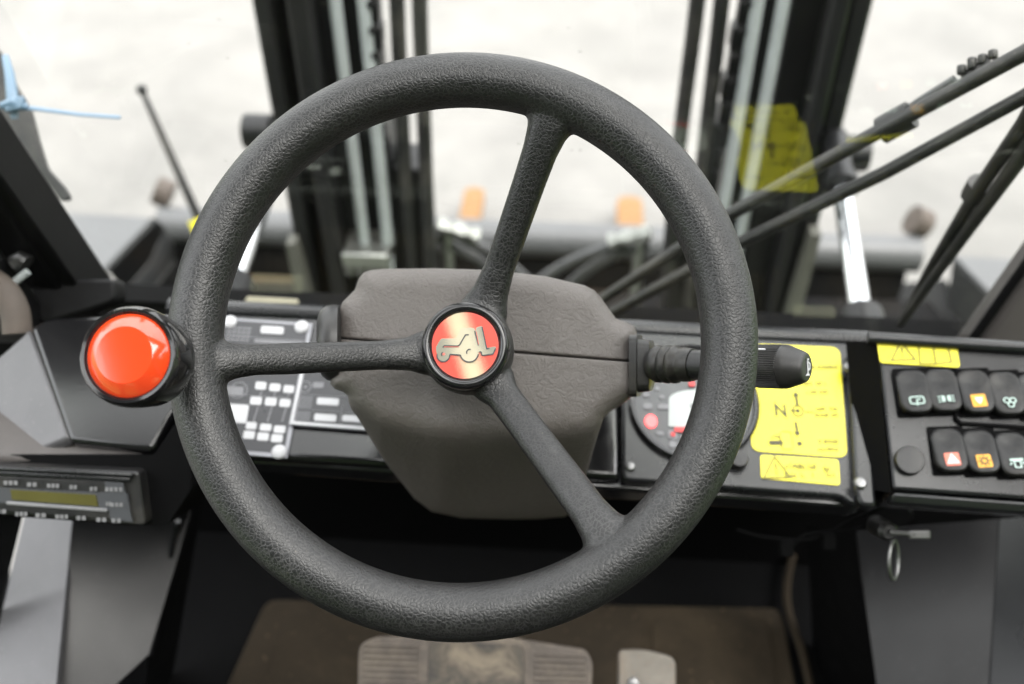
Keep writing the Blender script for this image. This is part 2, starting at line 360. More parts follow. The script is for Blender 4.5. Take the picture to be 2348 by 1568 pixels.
TREES = [(-7.5, -7.5, 9, 'tall green leafy tree behind the cab, outermost on the door side'), (-3.4, -8.6, 10, 'tall green leafy tree behind the cab, second from the door side'),
         (.2, -7.8, 9.5, 'tall green leafy tree straight behind the cab'), (3.8, -7.6, 10, 'tall green leafy tree behind the cab, towards the console side'),
         (7.2, -5.6, 9, 'green leafy tree at the rear corner of the lawn, console side'), (8.6, -1.6, 7.5, 'green leafy tree beside the lawn, abreast of the cab on the console side')]
for x, y, h, lab in TREES: tree(x, y, h, lab)

# forks lying on the yard, seen over the carriage shaft
def yplane(y): return (Vector((0, y, 0)), Vector((0, 1, 0)))
def zplane(z): return (Vector((0, 0, z)), Vector((0, 0, 1)))
def fork(pa, pb, label):
    a = HIT(*pa, zplane(.12)); b = HIT(*pb, zplane(.12)); x0, x1, yt = min(a.x, b.x), max(a.x, b.x), a.y
    xm = (x0 + x1) / 2; hw = (x1 - x0) / 2
    o = MB().prism([Vector((xm + u, v, .12)) for u, v in rounded([(-hw, 2.28), (hw, 2.28), (hw, yt), (-hw, yt)], .05)], Vector((0, 0, 1)), .05)
    o.wbox(xm - hw, xm + hw, 2.24, 2.29, .075, .66)
    tag(o.build('lift_fork', M['orange'], None, bevel=.006), label, 'fork', 'forks lying on the yard')
fork((1066, 427), (1113, 427), 'orange fork tip seen beyond the shaft beside the left mast rail')
fork((1414, 447), (1473, 447), 'paler orange fork tip seen beyond the shaft near the right mast rail')

# carriage with its shaft
ca = thing('fork_carriage', 'black cross shaft and plate spanning behind both mast rails', 'carriage', (0, 2.2, .5))
yl = 2.2; a = HIT(372, 516, yplane(yl)); b = HIT(2106, 580, yplane(yl)); za = (a.z + b.z) / 2
MB().tube([(a.x, yl, za), (b.x, yl, za)], .048, 24).build('shaft', M['fender'], ca)
for x, xx in ((a.x, 'dark'), (b.x, 'dark')):
    MB().tube([(x - .02, yl + .06, za + .07), (x + .02, yl + .06, za + .052)], .040, 20).build('shaft_eye', M['mudbrown'], ca)
MB().wbox(a.x + .02, b.x - .02, yl - .02, yl + .01, za - .16, za - .053).build('carriage_plate', M['deck'], ca)
MB().wbox(a.x + .03, b.x - .03, yl - .05, yl - .022, za - .175, za - .150).build('rust_lip', M['steel_rust'], ca)
MB().wbox(a.x - .03, b.x + .03, yl - .08, yl - .03, .02, za - .180).build('lower_plate', M['deck'], ca)

# mast
mast = thing('lift_mast', 'tall black lift mast of two rails with pale rods and chains', 'mast', (0, 1.5, 0))
def vx(px, row, y): return HIT(px, row, yplane(y)).x
YM = 1.42
def rail(l0, r0, parts_mirror):
    pass
ZT, ZB = 3.4, .25
# left rail
xl0, xl1 = vx(575, 0, YM), vx(690, 0, YM)
mr = MB().wbox(xl0, xl0 + .03, YM, YM + .20, ZB, ZT).wbox(xl0 + .03, vx(745, 0, YM), YM + .05, YM + .20, ZB, ZT).wbox(xl0 + .055, xl0 + .085, YM - .012, YM + .05, ZB, ZT)
mr.wbox(vx(775, 0, YM + .09), vx(838, 0, YM + .09), YM + .09, YM + .22, ZB, ZT)
mr.build('rail', M['steel_dark'], mast, bevel=.006)
zc = HIT(840, 585, yplane(YM - .02)).z
for p in ((746, 776), (811, 841)):
    xa, xb = vx(p[0], 0, YM), vx(p[1], 0, YM)
    MB().tube([((xa + xb) / 2, YM + .02, zc), ((xa + xb) / 2, YM + .02, ZT)], (xb - xa) / 2, 16).build('pale_rod', M['galv'], mast)
    MB().tube([((xa + xb) / 2, YM + .02, ZB), ((xa + xb) / 2, YM + .02, zc - .03)], (xb - xa) / 2.6, 16).build('rod_foot', M['galv'], mast)
MB().wbox(vx(788, 575, YM), vx(893, 575, YM), YM - .02, YM + .06, zc - .03, zc + .0).build('rod_clamp', M['zinc'], mast, bevel=.004)
cb = MB()
for k in range(4): cb.lathe(Vector((vx(800 + 26 * k, 600, YM), YM, zc - .055)), Vector((0, 0, 1)), [(.011, 0), (.011, .02)], 6)
cb.build('clamp_bolts', M['metal'], mast)
# right rail
xr1, xr0 = vx(2005, 0, YM), vx(1835, 0, YM)
mr = MB().wbox(xr1 - .03, xr1, YM, YM + .20, ZB, ZT).wbox(xr0, xr1 - .03, YM + .05, YM + .20, ZB, ZT).wbox(xr0 + .045, xr0 + .07, YM - .012, YM + .05, ZB, ZT)
mr.wbox(vx(1738, 0, YM + .09), vx(1805, 0, YM + .09), YM + .09, YM + .22, ZB, ZT)
mr.build('rail', M['steel_dark'], mast, bevel=.006)
for p, zz in (((1728, 1760), ZB), ((1788, 1820), ZB)):
    xa, xb = vx(p[0], 0, YM), vx(p[1], 0, YM)
    MB().tube([((xa + xb) / 2, YM + .02, zz), ((xa + xb) / 2, YM + .02, ZT)], (xb - xa) / 2, 16).build('pale_rod', M['galv'], mast)
# pale welded edge strips at the foot of each rail
for (pa, pb) in (((655, 560), (690, 735)), ((1884, 540), (1822, 770))):
    q0 = HIT(*pa, yplane(YM - .03)); q1 = HIT(*pb, yplane(YM - .03)); sx = .028 if pa[0] < 1000 else -.028
    MB().prism([q0, q0 + Vector((sx * .6, 0, 0)), q1 + Vector((sx, 0, 0)), q1], Vector((0, -1, 0)), .03).build('edge_strip', M['strip'], mast)
def chain(px0, r0, px1, r1, y):
    a = HIT(px0, r0, yplane(y)); b = HIT(px1, r1, yplane(y)); mb = MB(); L = (b - a).length; n = int(L / .040); d = (b - a) / n
    rv = Vector((1, 0, 0))
    for k in range(-6, n):
        c = a + d * (k + .5); wd = .013 if k % 2 else .0095
        mb.prism([c + rv * u + d.normalized() * v for u, v in rrect(0, 0, wd, .024, wd * .95, 4)], Vector((0, -1, 0)), .03 if k % 2 else .022)
        mb.tube([c + d * .5 + Vector((0, -.018, 0)), c + d * .5 + Vector((0, .03, 0))], .006, 8)
    return mb
chain(853, 0, 868, 330, YM + .03).build('lift_chain', M['steel_dark'], mast)
chain(1712, 0, 1640, 390, YM + .03).build('lift_chain', M['steel_dark'], mast)
MB().wbox(vx(868, 330, YM + .06), vx(893, 330, YM + .06), YM + .06, YM + .2, ZB, HIT(868, 300, yplane(YM)).z).build('chain_anchor', M['steel_dark'], mast)
MB().wbox(vx(1622, 400, YM + .06), vx(1650, 400, YM + .06), YM + .06, YM + .2, ZB, HIT(1640, 360, yplane(YM)).z).build('chain_anchor', M['steel_dark'], mast)
# pivot bosses the tilt cylinders bolt to
for (pa, pb) in (((586, 282), (594, 320)), ((1950, 330), (1946, 372))):
    q = HIT((pa[0] + pb[0]) / 2, (pa[1] + pb[1]) / 2, yplane(YM + .06))
    MB().tube([q + Vector((-.022, 0, 0)), q + Vector((.03, 0, 0))], .030, 20).build('pivot_boss', M['steel_dark'], mast, bevel=.004)

# mast hoses: thick black lines inside the rails
def yhose(pts, y, r, label, group, cat='hose', name='hydraulic_hose', mt='blade'):
    q = [HIT(px, py, yplane(y)) for px, py in pts]
    return tag(MB().tube(spline(q, 6), r, 12).build(name, M[mt]), label, cat, group)
yhose([(905, -260), (910, 0), (928, 380), (946, 640)], YM + .04, .0125, 'black mast hose nearest the pale rods on the left', 'hoses on the mast')
yhose([(960, -260), (962, 0), (976, 380), (985, 640)], YM + .04, .0125, 'black mast hose bordering the open middle, left of the steering wheel top', 'hoses on the mast')
yhose([(1618, -260), (1599, 0), (1558, 330), (1530, 640)], YM + .04, .0125, 'black mast hose bordering the open middle on the right', 'hoses on the mast')
yhose([(1676, -260), (1655, 0), (1611, 380), (1580, 700)], YM + .04, .0125, 'black mast hose between the right chain and its neighbour hose', 'hoses on the mast')
def yblock(x0, x1, r0, r1, y, dy, name, mt, label, cat, group=None, bevel=.004):
    z1 = HIT((x0 + x1) / 2, r0, yplane(y)).z; z0 = HIT((x0 + x1) / 2, r1, yplane(y)).z
    o = MB().wbox(vx(x0, (r0 + r1) / 2, y), vx(x1, (r0 + r1) / 2, y), y, y + dy, z0, z1).build(name, M[mt], None, bevel=bevel)
    return tag(o, label, cat, group)
yblock(918, 986, 388, 760, YM + .055, .09, 'hose_manifold', 'steel_dark', 'black manifold block where the left mast hoses end', 'manifold', 'hose manifolds')
yblock(1538, 1600, 470, 760, YM + .055, .09, 'hose_manifold', 'steel_dark', 'black manifold block where the right mast hoses end', 'manifold', 'hose manifolds')

# curved hoses with bright fittings between the rails
yc = 1.62
def chose(pts, lab): return yhose(pts, yc, .0108, lab, 'curved hoses between the rails', mt='hose')
chose([(1010, 520), (1060, 545), (1130, 580), (1215, 650), (1260, 720)], 'grey curved hose from the left fitting, upper one, sweeping down right')
chose([(1000, 540), (1050, 572), (1110, 605), (1180, 690)], 'grey curved hose from the left fitting, lower one behind the column cover')
chose([(1440, 552), (1370, 575), (1290, 610), (1220, 660), (1150, 740)], 'grey curved hose from the right fitting, upper one, sweeping down left')
chose([(1490, 560), (1420, 580), (1340, 625), (1270, 690), (1210, 760)], 'grey curved hose from the right fitting, lower one beside the wiper arm')
def fitting(px, py, flip, lab):
    t = thing('hose_fitting', lab, 'fitting', HIT(px, py, yplane(yc)), 'bright hose fittings')
    for k in range(2):
        q = HIT(px + k * 34 * flip, py + 8 * k, yplane(yc - .02))
        d = Vector((flip, 0, -.35)).normalized()
        MB().lathe(q, d, [(.010, -.02), (.016, -.018), (.016, .0), (.011, .002), (.011, .02), (.016, .022), (.016, .035), (.010, .037)], 6).build('nut', M['zinc'], t)
    q = HIT(px, py + 8, yplane(yc)); MB().tube([q, q - Vector((0, 0, .30))], .012, 10).build('stand_pipe', M['zinc'], t)
fitting(1024, 520, 1, 'bright zinc hose fittings beside the left mast rail')
fitting(1470, 536, -1, 'bright zinc hose fittings beside the right mast rail')

# tilt cylinders
def tilt(top, bot, r, lab):
    a = HIT(*top, yplane(YM + .0)); b = P(*bot, 1.30); d = (b - a)
    t = thing('tilt_cylinder', lab, 'cylinder', b, 'tilt cylinders')
    MB().tube([a - d * .02, a + d * .28], r * 1.35, 20).build('rod_eye', M['steel_dark'], t)
    MB().tube([a + d * .25, a + d * .30], r * 1.75, 20).build('collar', M['steel_dark'], t)
    MB().tube([a + d * .28, a + d * 1.0], r, 24).build('chrome_rod', M['chrome'], t)
    MB().lathe(b, d, [(r * 1.2, -.02), (r * 2.0, -.012), (r * 2.0, .05), (r * 1.6, .3)], 24).build('barrel', M['steel_dark'], t)
tilt((1915, 320), (1976, 738), .0145, 'bright chrome tilt cylinder rod right of the right mast rail')
tilt((655, 300), (524, 668), .0165, 'chrome tilt cylinder rod half hidden behind the left of the rim')

# fenders in front of the cab
def fender(top, sides, lab):
    t = thing('front_fender', lab, 'fender', HIT(*top[0], zplane(.95)), 'front fenders')
    q = [HIT(x, y, zplane(.95)) for x, y in top]
    MB().prism(q, Vector((0, 0, 1)), .02).build('top_panel', M['fender'], t, bevel=.004)
    for name, mt, pts in sides:
        MB().add([HIT(x, y, zplane(z)) for x, y, z in pts], [list(range(len(pts)))]).build(name, M[mt], t)
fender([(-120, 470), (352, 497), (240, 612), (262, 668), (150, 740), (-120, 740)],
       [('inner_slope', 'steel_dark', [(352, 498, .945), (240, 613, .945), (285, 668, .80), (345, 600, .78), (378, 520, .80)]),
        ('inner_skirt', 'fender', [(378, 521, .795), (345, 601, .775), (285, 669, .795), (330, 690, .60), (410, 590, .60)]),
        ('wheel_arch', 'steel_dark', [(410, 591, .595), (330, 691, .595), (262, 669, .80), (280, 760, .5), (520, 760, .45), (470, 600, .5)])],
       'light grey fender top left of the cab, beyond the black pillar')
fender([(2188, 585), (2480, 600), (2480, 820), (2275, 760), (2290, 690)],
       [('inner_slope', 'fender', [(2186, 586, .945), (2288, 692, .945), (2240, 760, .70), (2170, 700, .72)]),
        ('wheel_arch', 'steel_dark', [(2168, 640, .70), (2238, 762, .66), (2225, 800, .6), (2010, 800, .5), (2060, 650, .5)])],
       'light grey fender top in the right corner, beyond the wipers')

# deck plate below the windscreen, seen through the glass
dk = MB().add([HIT(x, y, zplane(.62)) for x, y in ((430, 640), (2130, 690), (2300, 900), (300, 900))], [[0, 1, 2, 3]])
tag(dk.build('chassis_deck', M['deck']), 'dusty dark steel deck seen low through the windscreen', 'deck plate')

# marker rod on the fender
a = HIT(325, 206, yplane(1.55)); b = HIT(455, 500, yplane(1.45))
mrk = thing('marker_rod', 'thin black marker rod with a ball tip, left of the wheel', 'rod', b)
MB().tube([a, a.lerp(b, .35), b], [.0048, .0068, .0085], 12).build('rod', M['blade'], mrk)
MB().lathe(a, Vector((0, 0, 1)), [(.002, -.010), (.007, -.007), (.010, 0), (.007, .007), (.002, .010)], 16).build('ball_tip', M['blade'], mrk)
MB().tube([b, b + (b - a) * .25], .02, 14).build('socket', M['yellow'], mrk)

# ------------------------------------------------------------------ cab shell: windscreen, pillars, roof
zb = HIT(1200, 748, GLASS).z - .01; zt = 2.70
def gp(x, z, off=0): return Vector((x, glass_y(z), z)) + GN * off
pane = MB().prism([gp(-.80, zb), gp(.86, zb), gp(.86, zt), gp(-.80, zt)], -GN, .006)
tag(pane.build('windscreen', M['glass'], None, smooth=20), 'dusty tilted front windscreen pane with dried specks', 'windscreen')
# left pillar: two folded black sections with an inner door post
pl = thing('windscreen_pillar', 'broad black pillar at the left window, leaning outward', 'pillar', P(200, 700, 1.0), 'windscreen pillars')
def along(p0, p1, off0, off1, w0, w1, th, name, mt, par, bev=.004):
    a, b = HIT(*p0, GLASS, off0), HIT(*p1, GLASS, off1); t = (b - a).normalized(); n = -GN; n = (n - t * n.dot(t)).normalized(); s = t.cross(n)
    if s.dot(RC) > 0: s = -s
    return MB().loft([[a, a + s * w0, a + s * w0 + n * th, a + n * th], [b, b + s * w1, b + s * w1 + n * th, b + n * th]]).build(name, M[mt], par, bevel=bev)
along((266, 650), (-290, -205), -.012, -.012, .060, .060, .05, 'outer_flange', 'pillar_black', pl)
along((210, 690), (-360, -160), -.040, -.040, .055, .055, .026, 'inner_flange', 'pillar_black', pl)
along((128, 735), (-470, -60), -.075, -.075, .11, .11, .03, 'door_post', 'pillar_black', pl)
ft = MB().prism([P(x, y, .98) for x, y in rounded([(150, 640), (262, 640), (266, 690), (205, 712), (90, 745), (60, 640)], 14)], -DV, .03)
ft.build('foot', M['pillar_black'], pl, bevel=.004)
la = thing('door_latch', 'small bright latch link on the left door post', 'latch', P(40, 620, .93))
MB().tube([P(32, 607, .925), P(50, 596, .925), P(62, 604, .925)], .0085, 10).build('bracket', M['metal'], la)
MB().tube([P(64, 622, .92), P(14, 662, .92)], .0036, 10).build('link', M['galv'], la)
MB().lathe(P(10, 664, .92), -DV, [(.008, 0), (.008, .008), (.004, .011)], 14).build('bolt', M['metal'], la)
sl = MB().tube(spline([P(-30, 640, .90), P(10, 670, .90), P(34, 715, .90), P(40, 765, .90)], 5), .013, 12).build('door_seal', M['mudbrown'])
tag(sl, 'dirty brown rubber door seal under the latch at the left edge', 'seal')
fl = MB().prism([P(x, y, 1.07) for x, y in rounded([(-60, 60), (0, 118), (38, 200), (70, 250), (88, 320), (108, 385), (150, 432), (163, 458), (140, 462), (60, 350), (-60, 160)], 10)], -DV, .006)
tag(fl.build('rubber_flap', M['blade'], None, bevel=.002), 'wrinkled black rubber flap hanging over the left pillar edge', 'flap')
ct = thing('cable_tie', 'pale blue plastic cable tie knotted on the left pillar', 'cable tie', P(30, 242, 1.0))
MB().tube([P(30, 244, 1.0), P(90, 250, 1.0), P(180, 262, 1.005), P(276, 269, 1.01)], [.0045, .0033, .003, .0028], 8, sq=.5).build('tail', M['blue_tie'], ct)
MB().tube([P(12, 128, 1.03), P(22, 170, 1.01), P(30, 240, 1.0), P(34, 272, 1.0)], [.0035, .0048, .0062, .003], 8, sq=.5).build('loop', M['blue_tie'], ct)
MB().box(P(36, 240, .995), RC * .009 + UV_ * .002, UV_ * .0065, DV * .005).build('head', M['blue_tie'], ct, bevel=.002)
MB().tube([P(4, 243, .995), P(30, 236, .993), P(62, 246, .997)], [.004, .006, .004], 8).build('knot', M['blue_tie'], ct)
# right pillar
pr = thing('windscreen_pillar', 'taupe trimmed pillar foot in the right corner above the switch console', 'pillar', P(2290, 760, .98), 'windscreen pillars')
a, b = P(2232, 790, 1.0), P(2480, 440, .93); t = (b - a).normalized(); n = -DV; s = t.cross(n); s = s if s.dot(RC) > 0 else -s
MB().loft([[a, a + s * .14, a + s * .14 + DV * .06, a + DV * .06], [b, b + s * .14, b + s * .14 + DV * .06, b + DV * .06]]).build('trim', M['taupe_smooth'], pr, bevel=.012, seg=4)
MB().tube([a - s * .004, b - s * .004], .005, 8).build('seal', M['matte_black'], pr)
# roof and rear posts of the cab, which shade the interior
rt = thing('cab_roof', 'dark cab roof frame with a roof window above the driver', 'roof', (0, 0, 2.72))
RX0, RX1, RY0, RY1 = -.46, .56, -.40, .34
MB().wbox(-.80, RX0, -.62, .52, 2.72, 2.80).wbox(RX1, .86, -.62, .52, 2.72, 2.80).wbox(RX0, RX1, -.62, RY0, 2.72, 2.80).wbox(RX0, RX1, RY1, .52, 2.72, 2.80).build('roof_frame', M['cab_paint'], rt)
MB().wbox(RX0 + .001, RX1 - .001, RY0 + .001, RY1 - .001, 2.755, 2.761).build('roof_window', M['glass'], rt)
for k in range(3): x = RX0 + (RX1 - RX0) * (k + 1) / 4; MB().tube([(x, RY0, 2.785), (x, RY1, 2.785)], .012, 10).build('guard_bar', M['paint_black'], rt)
for x, lab in ((-.74, 'black rear cab post behind the driver on the door side'), (.80, 'black rear cab post behind the driver on the console side')):
    tag(MB().wbox(x - .05, x + .05, -.60, -.50, FLOOR_Z, 2.715).build('cab_post', M['cab_paint']), lab, 'post', 'rear cab posts')
for x, lab in ((-.76, 'low dark door skin on the left of the cab'), (.82, 'low dark door skin on the right of the cab')):
    tag(MB().wbox(x - .02, x + .02, -.49, .70, FLOOR_Z, 1.36).build('door_skin', M['cab_paint']), lab, 'cab side', 'cab door skins')
tag(MB().wbox(-.68, .74, -.60, -.55, FLOOR_Z, 1.30).build('rear_bulkhead', M['cab_paint']), 'low dark panel closing the back of the cab', 'rear panel')

seat = thing('driver_seat', 'dark brown driver seat behind the steering wheel', 'seat', (0, -.2, FLOOR_Z))
MB().wbox(-.25, .25, -.42, .08, 1.50, 1.62).build('cushion', M['seat'], seat, bevel=.03, seg=4)
MB().loft([[Vector((-.24, -.40, 1.60)), Vector((.24, -.40, 1.60)), Vector((.24, -.49, 1.60)), Vector((-.24, -.49, 1.60))], [Vector((-.22, -.48, 2.20)), Vector((.22, -.48, 2.20)), Vector((.22, -.56, 2.20)), Vector((-.22, -.56, 2.20))]]).build('backrest', M['seat'], seat, bevel=.03, seg=4)
MB().wbox(-.18, .18, -.38, .02, FLOOR_Z, 1.50).build('pedestal', M['matte_black'], seat)
# wipers on the outer face of the glass
def G(x, y, off=.03): return HIT(x, y, GLASS, off)
wp = thing('windscreen_wiper', 'black wiper with two long parallel arms crossing the right mast rail', 'wiper', G(1390, 690), 'windscreen wipers')
MB().tube([G(2420, 78, .045), G(2347, 122, .045), G(1985, 318, .045), G(1680, 488, .045), G(1360, 700, .045)], [.0068, .0068, .0068, .0068, .0062], 14).build('upper_arm', M['blade'], wp)
MB().tube([G(2450, 158), G(2347, 222), G(2030, 395), G(1700, 555), G(1380, 728)], .0064, 14).build('lower_arm', M['blade'], wp)
MB().tube([G(2190, 182, .055), G(2110, 232, .058), G(2045, 278, .058), G(1860, 380, .058), G(1660, 494, .058)], .004, 10).build('washer_hose', M['hose'], wp)
MB().tube([G(2090, 262, .05), G(2020, 300, .05)], .0125, 12).build('sleeve', M['blade'], wp)
nz = MB().box(G(2238, 172, .06), (G(2272, 152, .06) - G(2204, 193, .06)) * .5, GN * .006, UV_ * .006)
for k in range(4):
    q = G(2205 + 24 * k, 172 - 12 * k, .066); nz.tube([q, q + UV_ * random.uniform(.006, .011)], .0042, 8)
nz.build('nozzle_block', M['blade'], wp, bevel=.002)
wq = thing('windscreen_wiper', 'black folded wiper blade rising steeply from the right fender corner', 'wiper', G(2060, 740), 'windscreen wipers')
MB().tube([G(2400, 190), G(2347, 285), G(2240, 440), G(2135, 612), G(2062, 745)], [.007, .007, .0065, .005, .004], 12).build('blade_carrier', M['blade'], wq)
MB().tube([G(2420, 250, .02), G(2347, 352, .02), G(2225, 520, .02), G(2110, 680, .02), G(2066, 742, .02)], [.007, .007, .006, .005, .004], 12).build('blade', M['blade'], wq)
MB().tube([G(2232, 452, .036), G(2250, 420, .036)], .012, 10).build('joint', M['blade'], wq)

# cream strips under the glass
for p, lab in (([(560, 697), (682, 704), (682, 731), (556, 726)], 'cream strip lying behind the dash, above the machine plate'),
               ([(1826, 774), (1924, 778), (1925, 790), (1822, 787)], 'cream strip lying behind the dash, above the large yellow sticker')):
    q = [HIT(x, y, GLASS, -.022) for x, y in p]
    tag(MB().prism(q, -GN, .012).build('cream_strip', M['cream'], None, bevel=.003), lab, 'foam strip', 'cream strips')

# ------------------------------------------------------------------ dashboard
N_D = DASH[1]
def D(x, y, off=0): return HIT(x, y, DASH, off)
dash = thing('dashboard', 'black sloping dashboard panel behind the steering wheel', 'dashboard', D(1200, 950))
MB().prism([D(x, y) for x, y in ((400, 708), (1420, 757), (1422, 1098), (436, 1040))], N_D, .03).build('left_panel', M['paint_black'], dash, bevel=.006, seg=3)
rp = rounded([(1425, 757), (1990, 786), (1992, 845), (1990, 1150), (1955, 1158), (1930, 1138), (1425, 1100)], 22)
MB().prism([D(x, y, .002) for x, y in rp], N_D, .03).build('right_panel', M['panel_black'], dash, bevel=.0035, seg=3)
# rolled back edge under the glass
MB().tube([D(390, 706, -.006), D(1990, 783, -.006)], .010, 14).build('back_edge', M['panel_black'], dash)
# lip below the panels, falling away from the driver
q = [D(436, 1046, -.008), D(1965, 1160, -.008)]
bk = Vector((0, .10, -.10))
MB().loft([[q[0], q[0] + Vector((0, .004, -.022)), q[0] + Vector((0, .09, -.05)), q[0] + Vector((0, .09, -.004))],
           [q[1], q[1] + Vector((0, .004, -.022)), q[1] + Vector((0, .09, -.05)), q[1] + Vector((0, .09, -.004))]]).build('lower_lip', M['paint_black'], dash, bevel=.005, seg=3)
# raised flange with rounded corner next to the switch console
MB().prism([D(x, y, .012) for x, y in rounded([(1946, 800), (1984, 800), (2010, 1160), (1975, 1158), (1962, 1130)], 14)], N_D, .014).build('side_flange', M['panel_black'], dash, bevel=.003)
def screw(px, py, pl_, r, par, mt='metal', off=.0):
    f = Frame(HIT(px, py, pl_, off), pl_[1])
    MB().lathe(f.o, f.n, [(r, 0), (r, r * .25), (r * .75, r * .55), (r * .3, r * .65)], 20).build('screw', M[mt], par)
for px, py, r in ((1446, 1070, .0042), (1946, 842, .005), (1972, 1108, .0055)): screw(px, py, DASH, r, dash, off=.003 if px < 1500 else .013)
# round gauge
gc = Frame(D(1590, 925, .003), N_D)
gl_ = MB().lathe(gc.o, gc.n, [(.0585, 0), (.0585, .004), (.0565, .006), (.0535, .0055), (.0525, .002)], 72, cap=False).build('gauge_bezel', M['gloss_black'], dash)
gf = MB().lathe(gc.o, gc.n, [(.0545, .0002), (.0545, .0022)], 72).build('gauge_face', M['gauge'], dash)
def on(fr, x, y, pl_=DASH, off=0): return fr.uv(HIT(x, y, pl_, off))
def pxpoly(mb, fr, pts, pl_=DASH, off=.0008, t=.0006): return mb.poly2(fr, [on(fr, x, y, pl_) for x, y in pts], off, t)
arc = [(1532 + 60 - 60 * math.cos(R_(a)), 922 - 22 * math.sin(R_(a))) for a in range(0, 181, 15)]
pxpoly(MB(), gc, arc + [(1648, 988), (1531, 984)], off=.0032).build('screen', M['screen'], gf)
mb = MB(); u, v = on(gc, 1491, 972); mb.disc2(gc, u, v, .0052, .0034, .001, ry=.0062); mb.build('warning_lamp', M['lamp_red'], gf)
mb = MB()
for px, py, hw, hh in ((1480, 912, .003, .002), (1505, 898, .002, .002), (1484, 938, .0042, .003), (1520, 939, .005, .0025), (1516, 917, .002, .002), (1512, 1000, .003, .002), (1541, 1003, .0042, .0048), (1541, 1024, .0032, .0035), (1578, 1008, .008, .002)):
    u, v = on(gc, px, py); mb.rrect2(gc, u, v, hw, hh, min(hw, hh) * .8, .0034, .0008)
mb.build('dial_symbols', M['grey_print'], gf)
mb = MB()
for px, py, hw, hh in ((1575, 992, .012, .0024), (1584, 888, .0028, .0025), (1541, 1003, .0018, .002)):
    u, v = on(gc, px, py); mb.rrect2(gc, u, v, hw, hh, min(hw, hh) * .6, .0046, .0008)
mb.build('marking', M['red_print'], gf)
mb = MB()
for px, py in ((1596, 938), (1604, 960)):
    u, v = on(gc, px, py); mb.rrect2(gc, u, v, .006, .0022, .0004, .0036, .0006)
mb.build('readout', M['grey_print'], gf)
f = Frame(D(1691, 1058, .003), N_D); MB().lathe(f.o, f.n, [(.0085, 0), (.0085, .007), (.0075, .009), (.003, .0095)], 28).build('blanking_plug', M['dark_plastic'], dash)

# yellow stickers
def tri_sign(mb, fr, u, v, s, w_):
    mb.line2(fr, [(u - s, v - s * .8), (u + s, v - s * .8), (u, v + s * .9)], w_, .0012, .0005, closed=True)
    mb.poly2(fr, [(u - s * .1, v + .35 * s), (u + s * .1, v + .35 * s), (u + s * .05, v - .25 * s), (u - s * .05, v - .25 * s)], .0012, .0005); mb.disc2(fr, u, v - .45 * s, s * .09, .0012, .0005, 10)
def scribble(mb, fr, u, v, hw, hh):
    """a line of print too small to read: uneven strokes in word groups"""
    x = -hw
    while x < hw:
        wd = random.uniform(.0005, .0011)
        if random.random() > .16:
            k = random.choice((1, 1, .8, .6)); mb.rrect2(fr, u + x, v - hh * (1 - k), wd * .62, hh * k, .0003, .0012)
            if random.random() < .5: mb.rrect2(fr, u + x + wd * .9, v + random.choice((-.6, 0, .6)) * hh, wd * .5, hh * .3, .0002, .0012)
        x += wd * 2.1
def sticker(pts, rad, pl_, off, label):
    t = None
    c = HIT(sum(p[0] for p in pts) / len(pts), sum(p[1] for p in pts) / len(pts), pl_, off); fr = Frame(c, pl_[1])
    base = MB().poly2(fr, rounded([fr.uv(HIT(x, y, pl_, off)) for x, y in pts], rad, 5), .0006, .0006)
    o = base.build('warning_sticker', M['yellow']); tag(o, label, 'sticker', 'yellow warning stickers')
    return o, fr, lambda x, y: fr.uv(HIT(x, y, pl_, off))
st, fr, at = sticker([(1727, 789), (1925, 797), (1943, 1050), (1722, 1034)], .009, DASH, .0024, 'large yellow control diagram sticker with rounded corners beside the gauge')
mb = MB()
u, v = at(1789, 941); mb.line2(fr, [(u - .0040, v - .0056), (u - .0040, v + .0056), (u + .0040, v - .0056), (u + .0040, v + .0056)], .0023, .0012)
for x0, x1, y in ((1812, 1826, 942), (1846, 1866, 945)): mb.line2(fr, [at(x0, y), at(x1, y)], .0012, .0012)
u, v = at(1829, 943); mb.line2(fr, [(u + .0046 * math.cos(k * .5236), v + .0052 * math.sin(k * .5236)) for k in range(12)], .0013, .0012, closed=True); mb.disc2(fr, u, v, .002, .0012)
for cy, sg in ((918, 1), (982, -1)):
    u, v = at(1826, cy); mb.poly2(fr, [(u - .0012, v - .006), (u + .0012, v - .006), (u + .0012, v + .006), (u - .0012, v + .006)], .0012)
    mb.poly2(fr, [(u - .003, v + sg * .004), (u, v + sg * .0085), (u + .003, v + sg * .004)][::sg], .0016)
u, v = at(1779, 1016); mb.rrect2(fr, u, v, .0062, .0022, .001, .0012)
u, v = at(1833, 1018); mb.rrect2(fr, u, v, .0022, .0022, .001, .0012)
mb.build('diagram', M['ink'], st)
mb = MB()
for x, y, hw in ((1895, 938, .009), (1895, 952, .010), (1900, 1013, .010), (1900, 1030, .009), (1850, 880, .016), (1890, 842, .013), (1880, 899, .012), (1780, 1002, .004), (1765, 830, .012)):
    u, v = at(x, y); scribble(mb, fr, u, v, hw, .0019)
u, v = at(1803, 1010); mb.line2(fr, rrect(u, v, .0052, .0085, .003), .0011, .0012, closed=True)
mb.build('lettering', M['ink_faint'], st)
st, fr, at = sticker([(1743, 1043), (1922, 1054), (1926, 1113), (1745, 1097)], .003, DASH, .0024, 'narrow yellow warning sticker below the large yellow sticker')
mb = MB(); u, v = at(1779, 1073); tri_sign(mb, fr, u, v, .0115, .0017)
for x, y, hw in ((1818, 1068, .008), (1848, 1071, .008), (1832, 1090, .012), (1896, 1076, .0025), (1904, 1088, .003)):
    u, v = at(x, y); scribble(mb, fr, u, v, hw, .0024)
mb.build('print', M['ink_faint'], st)

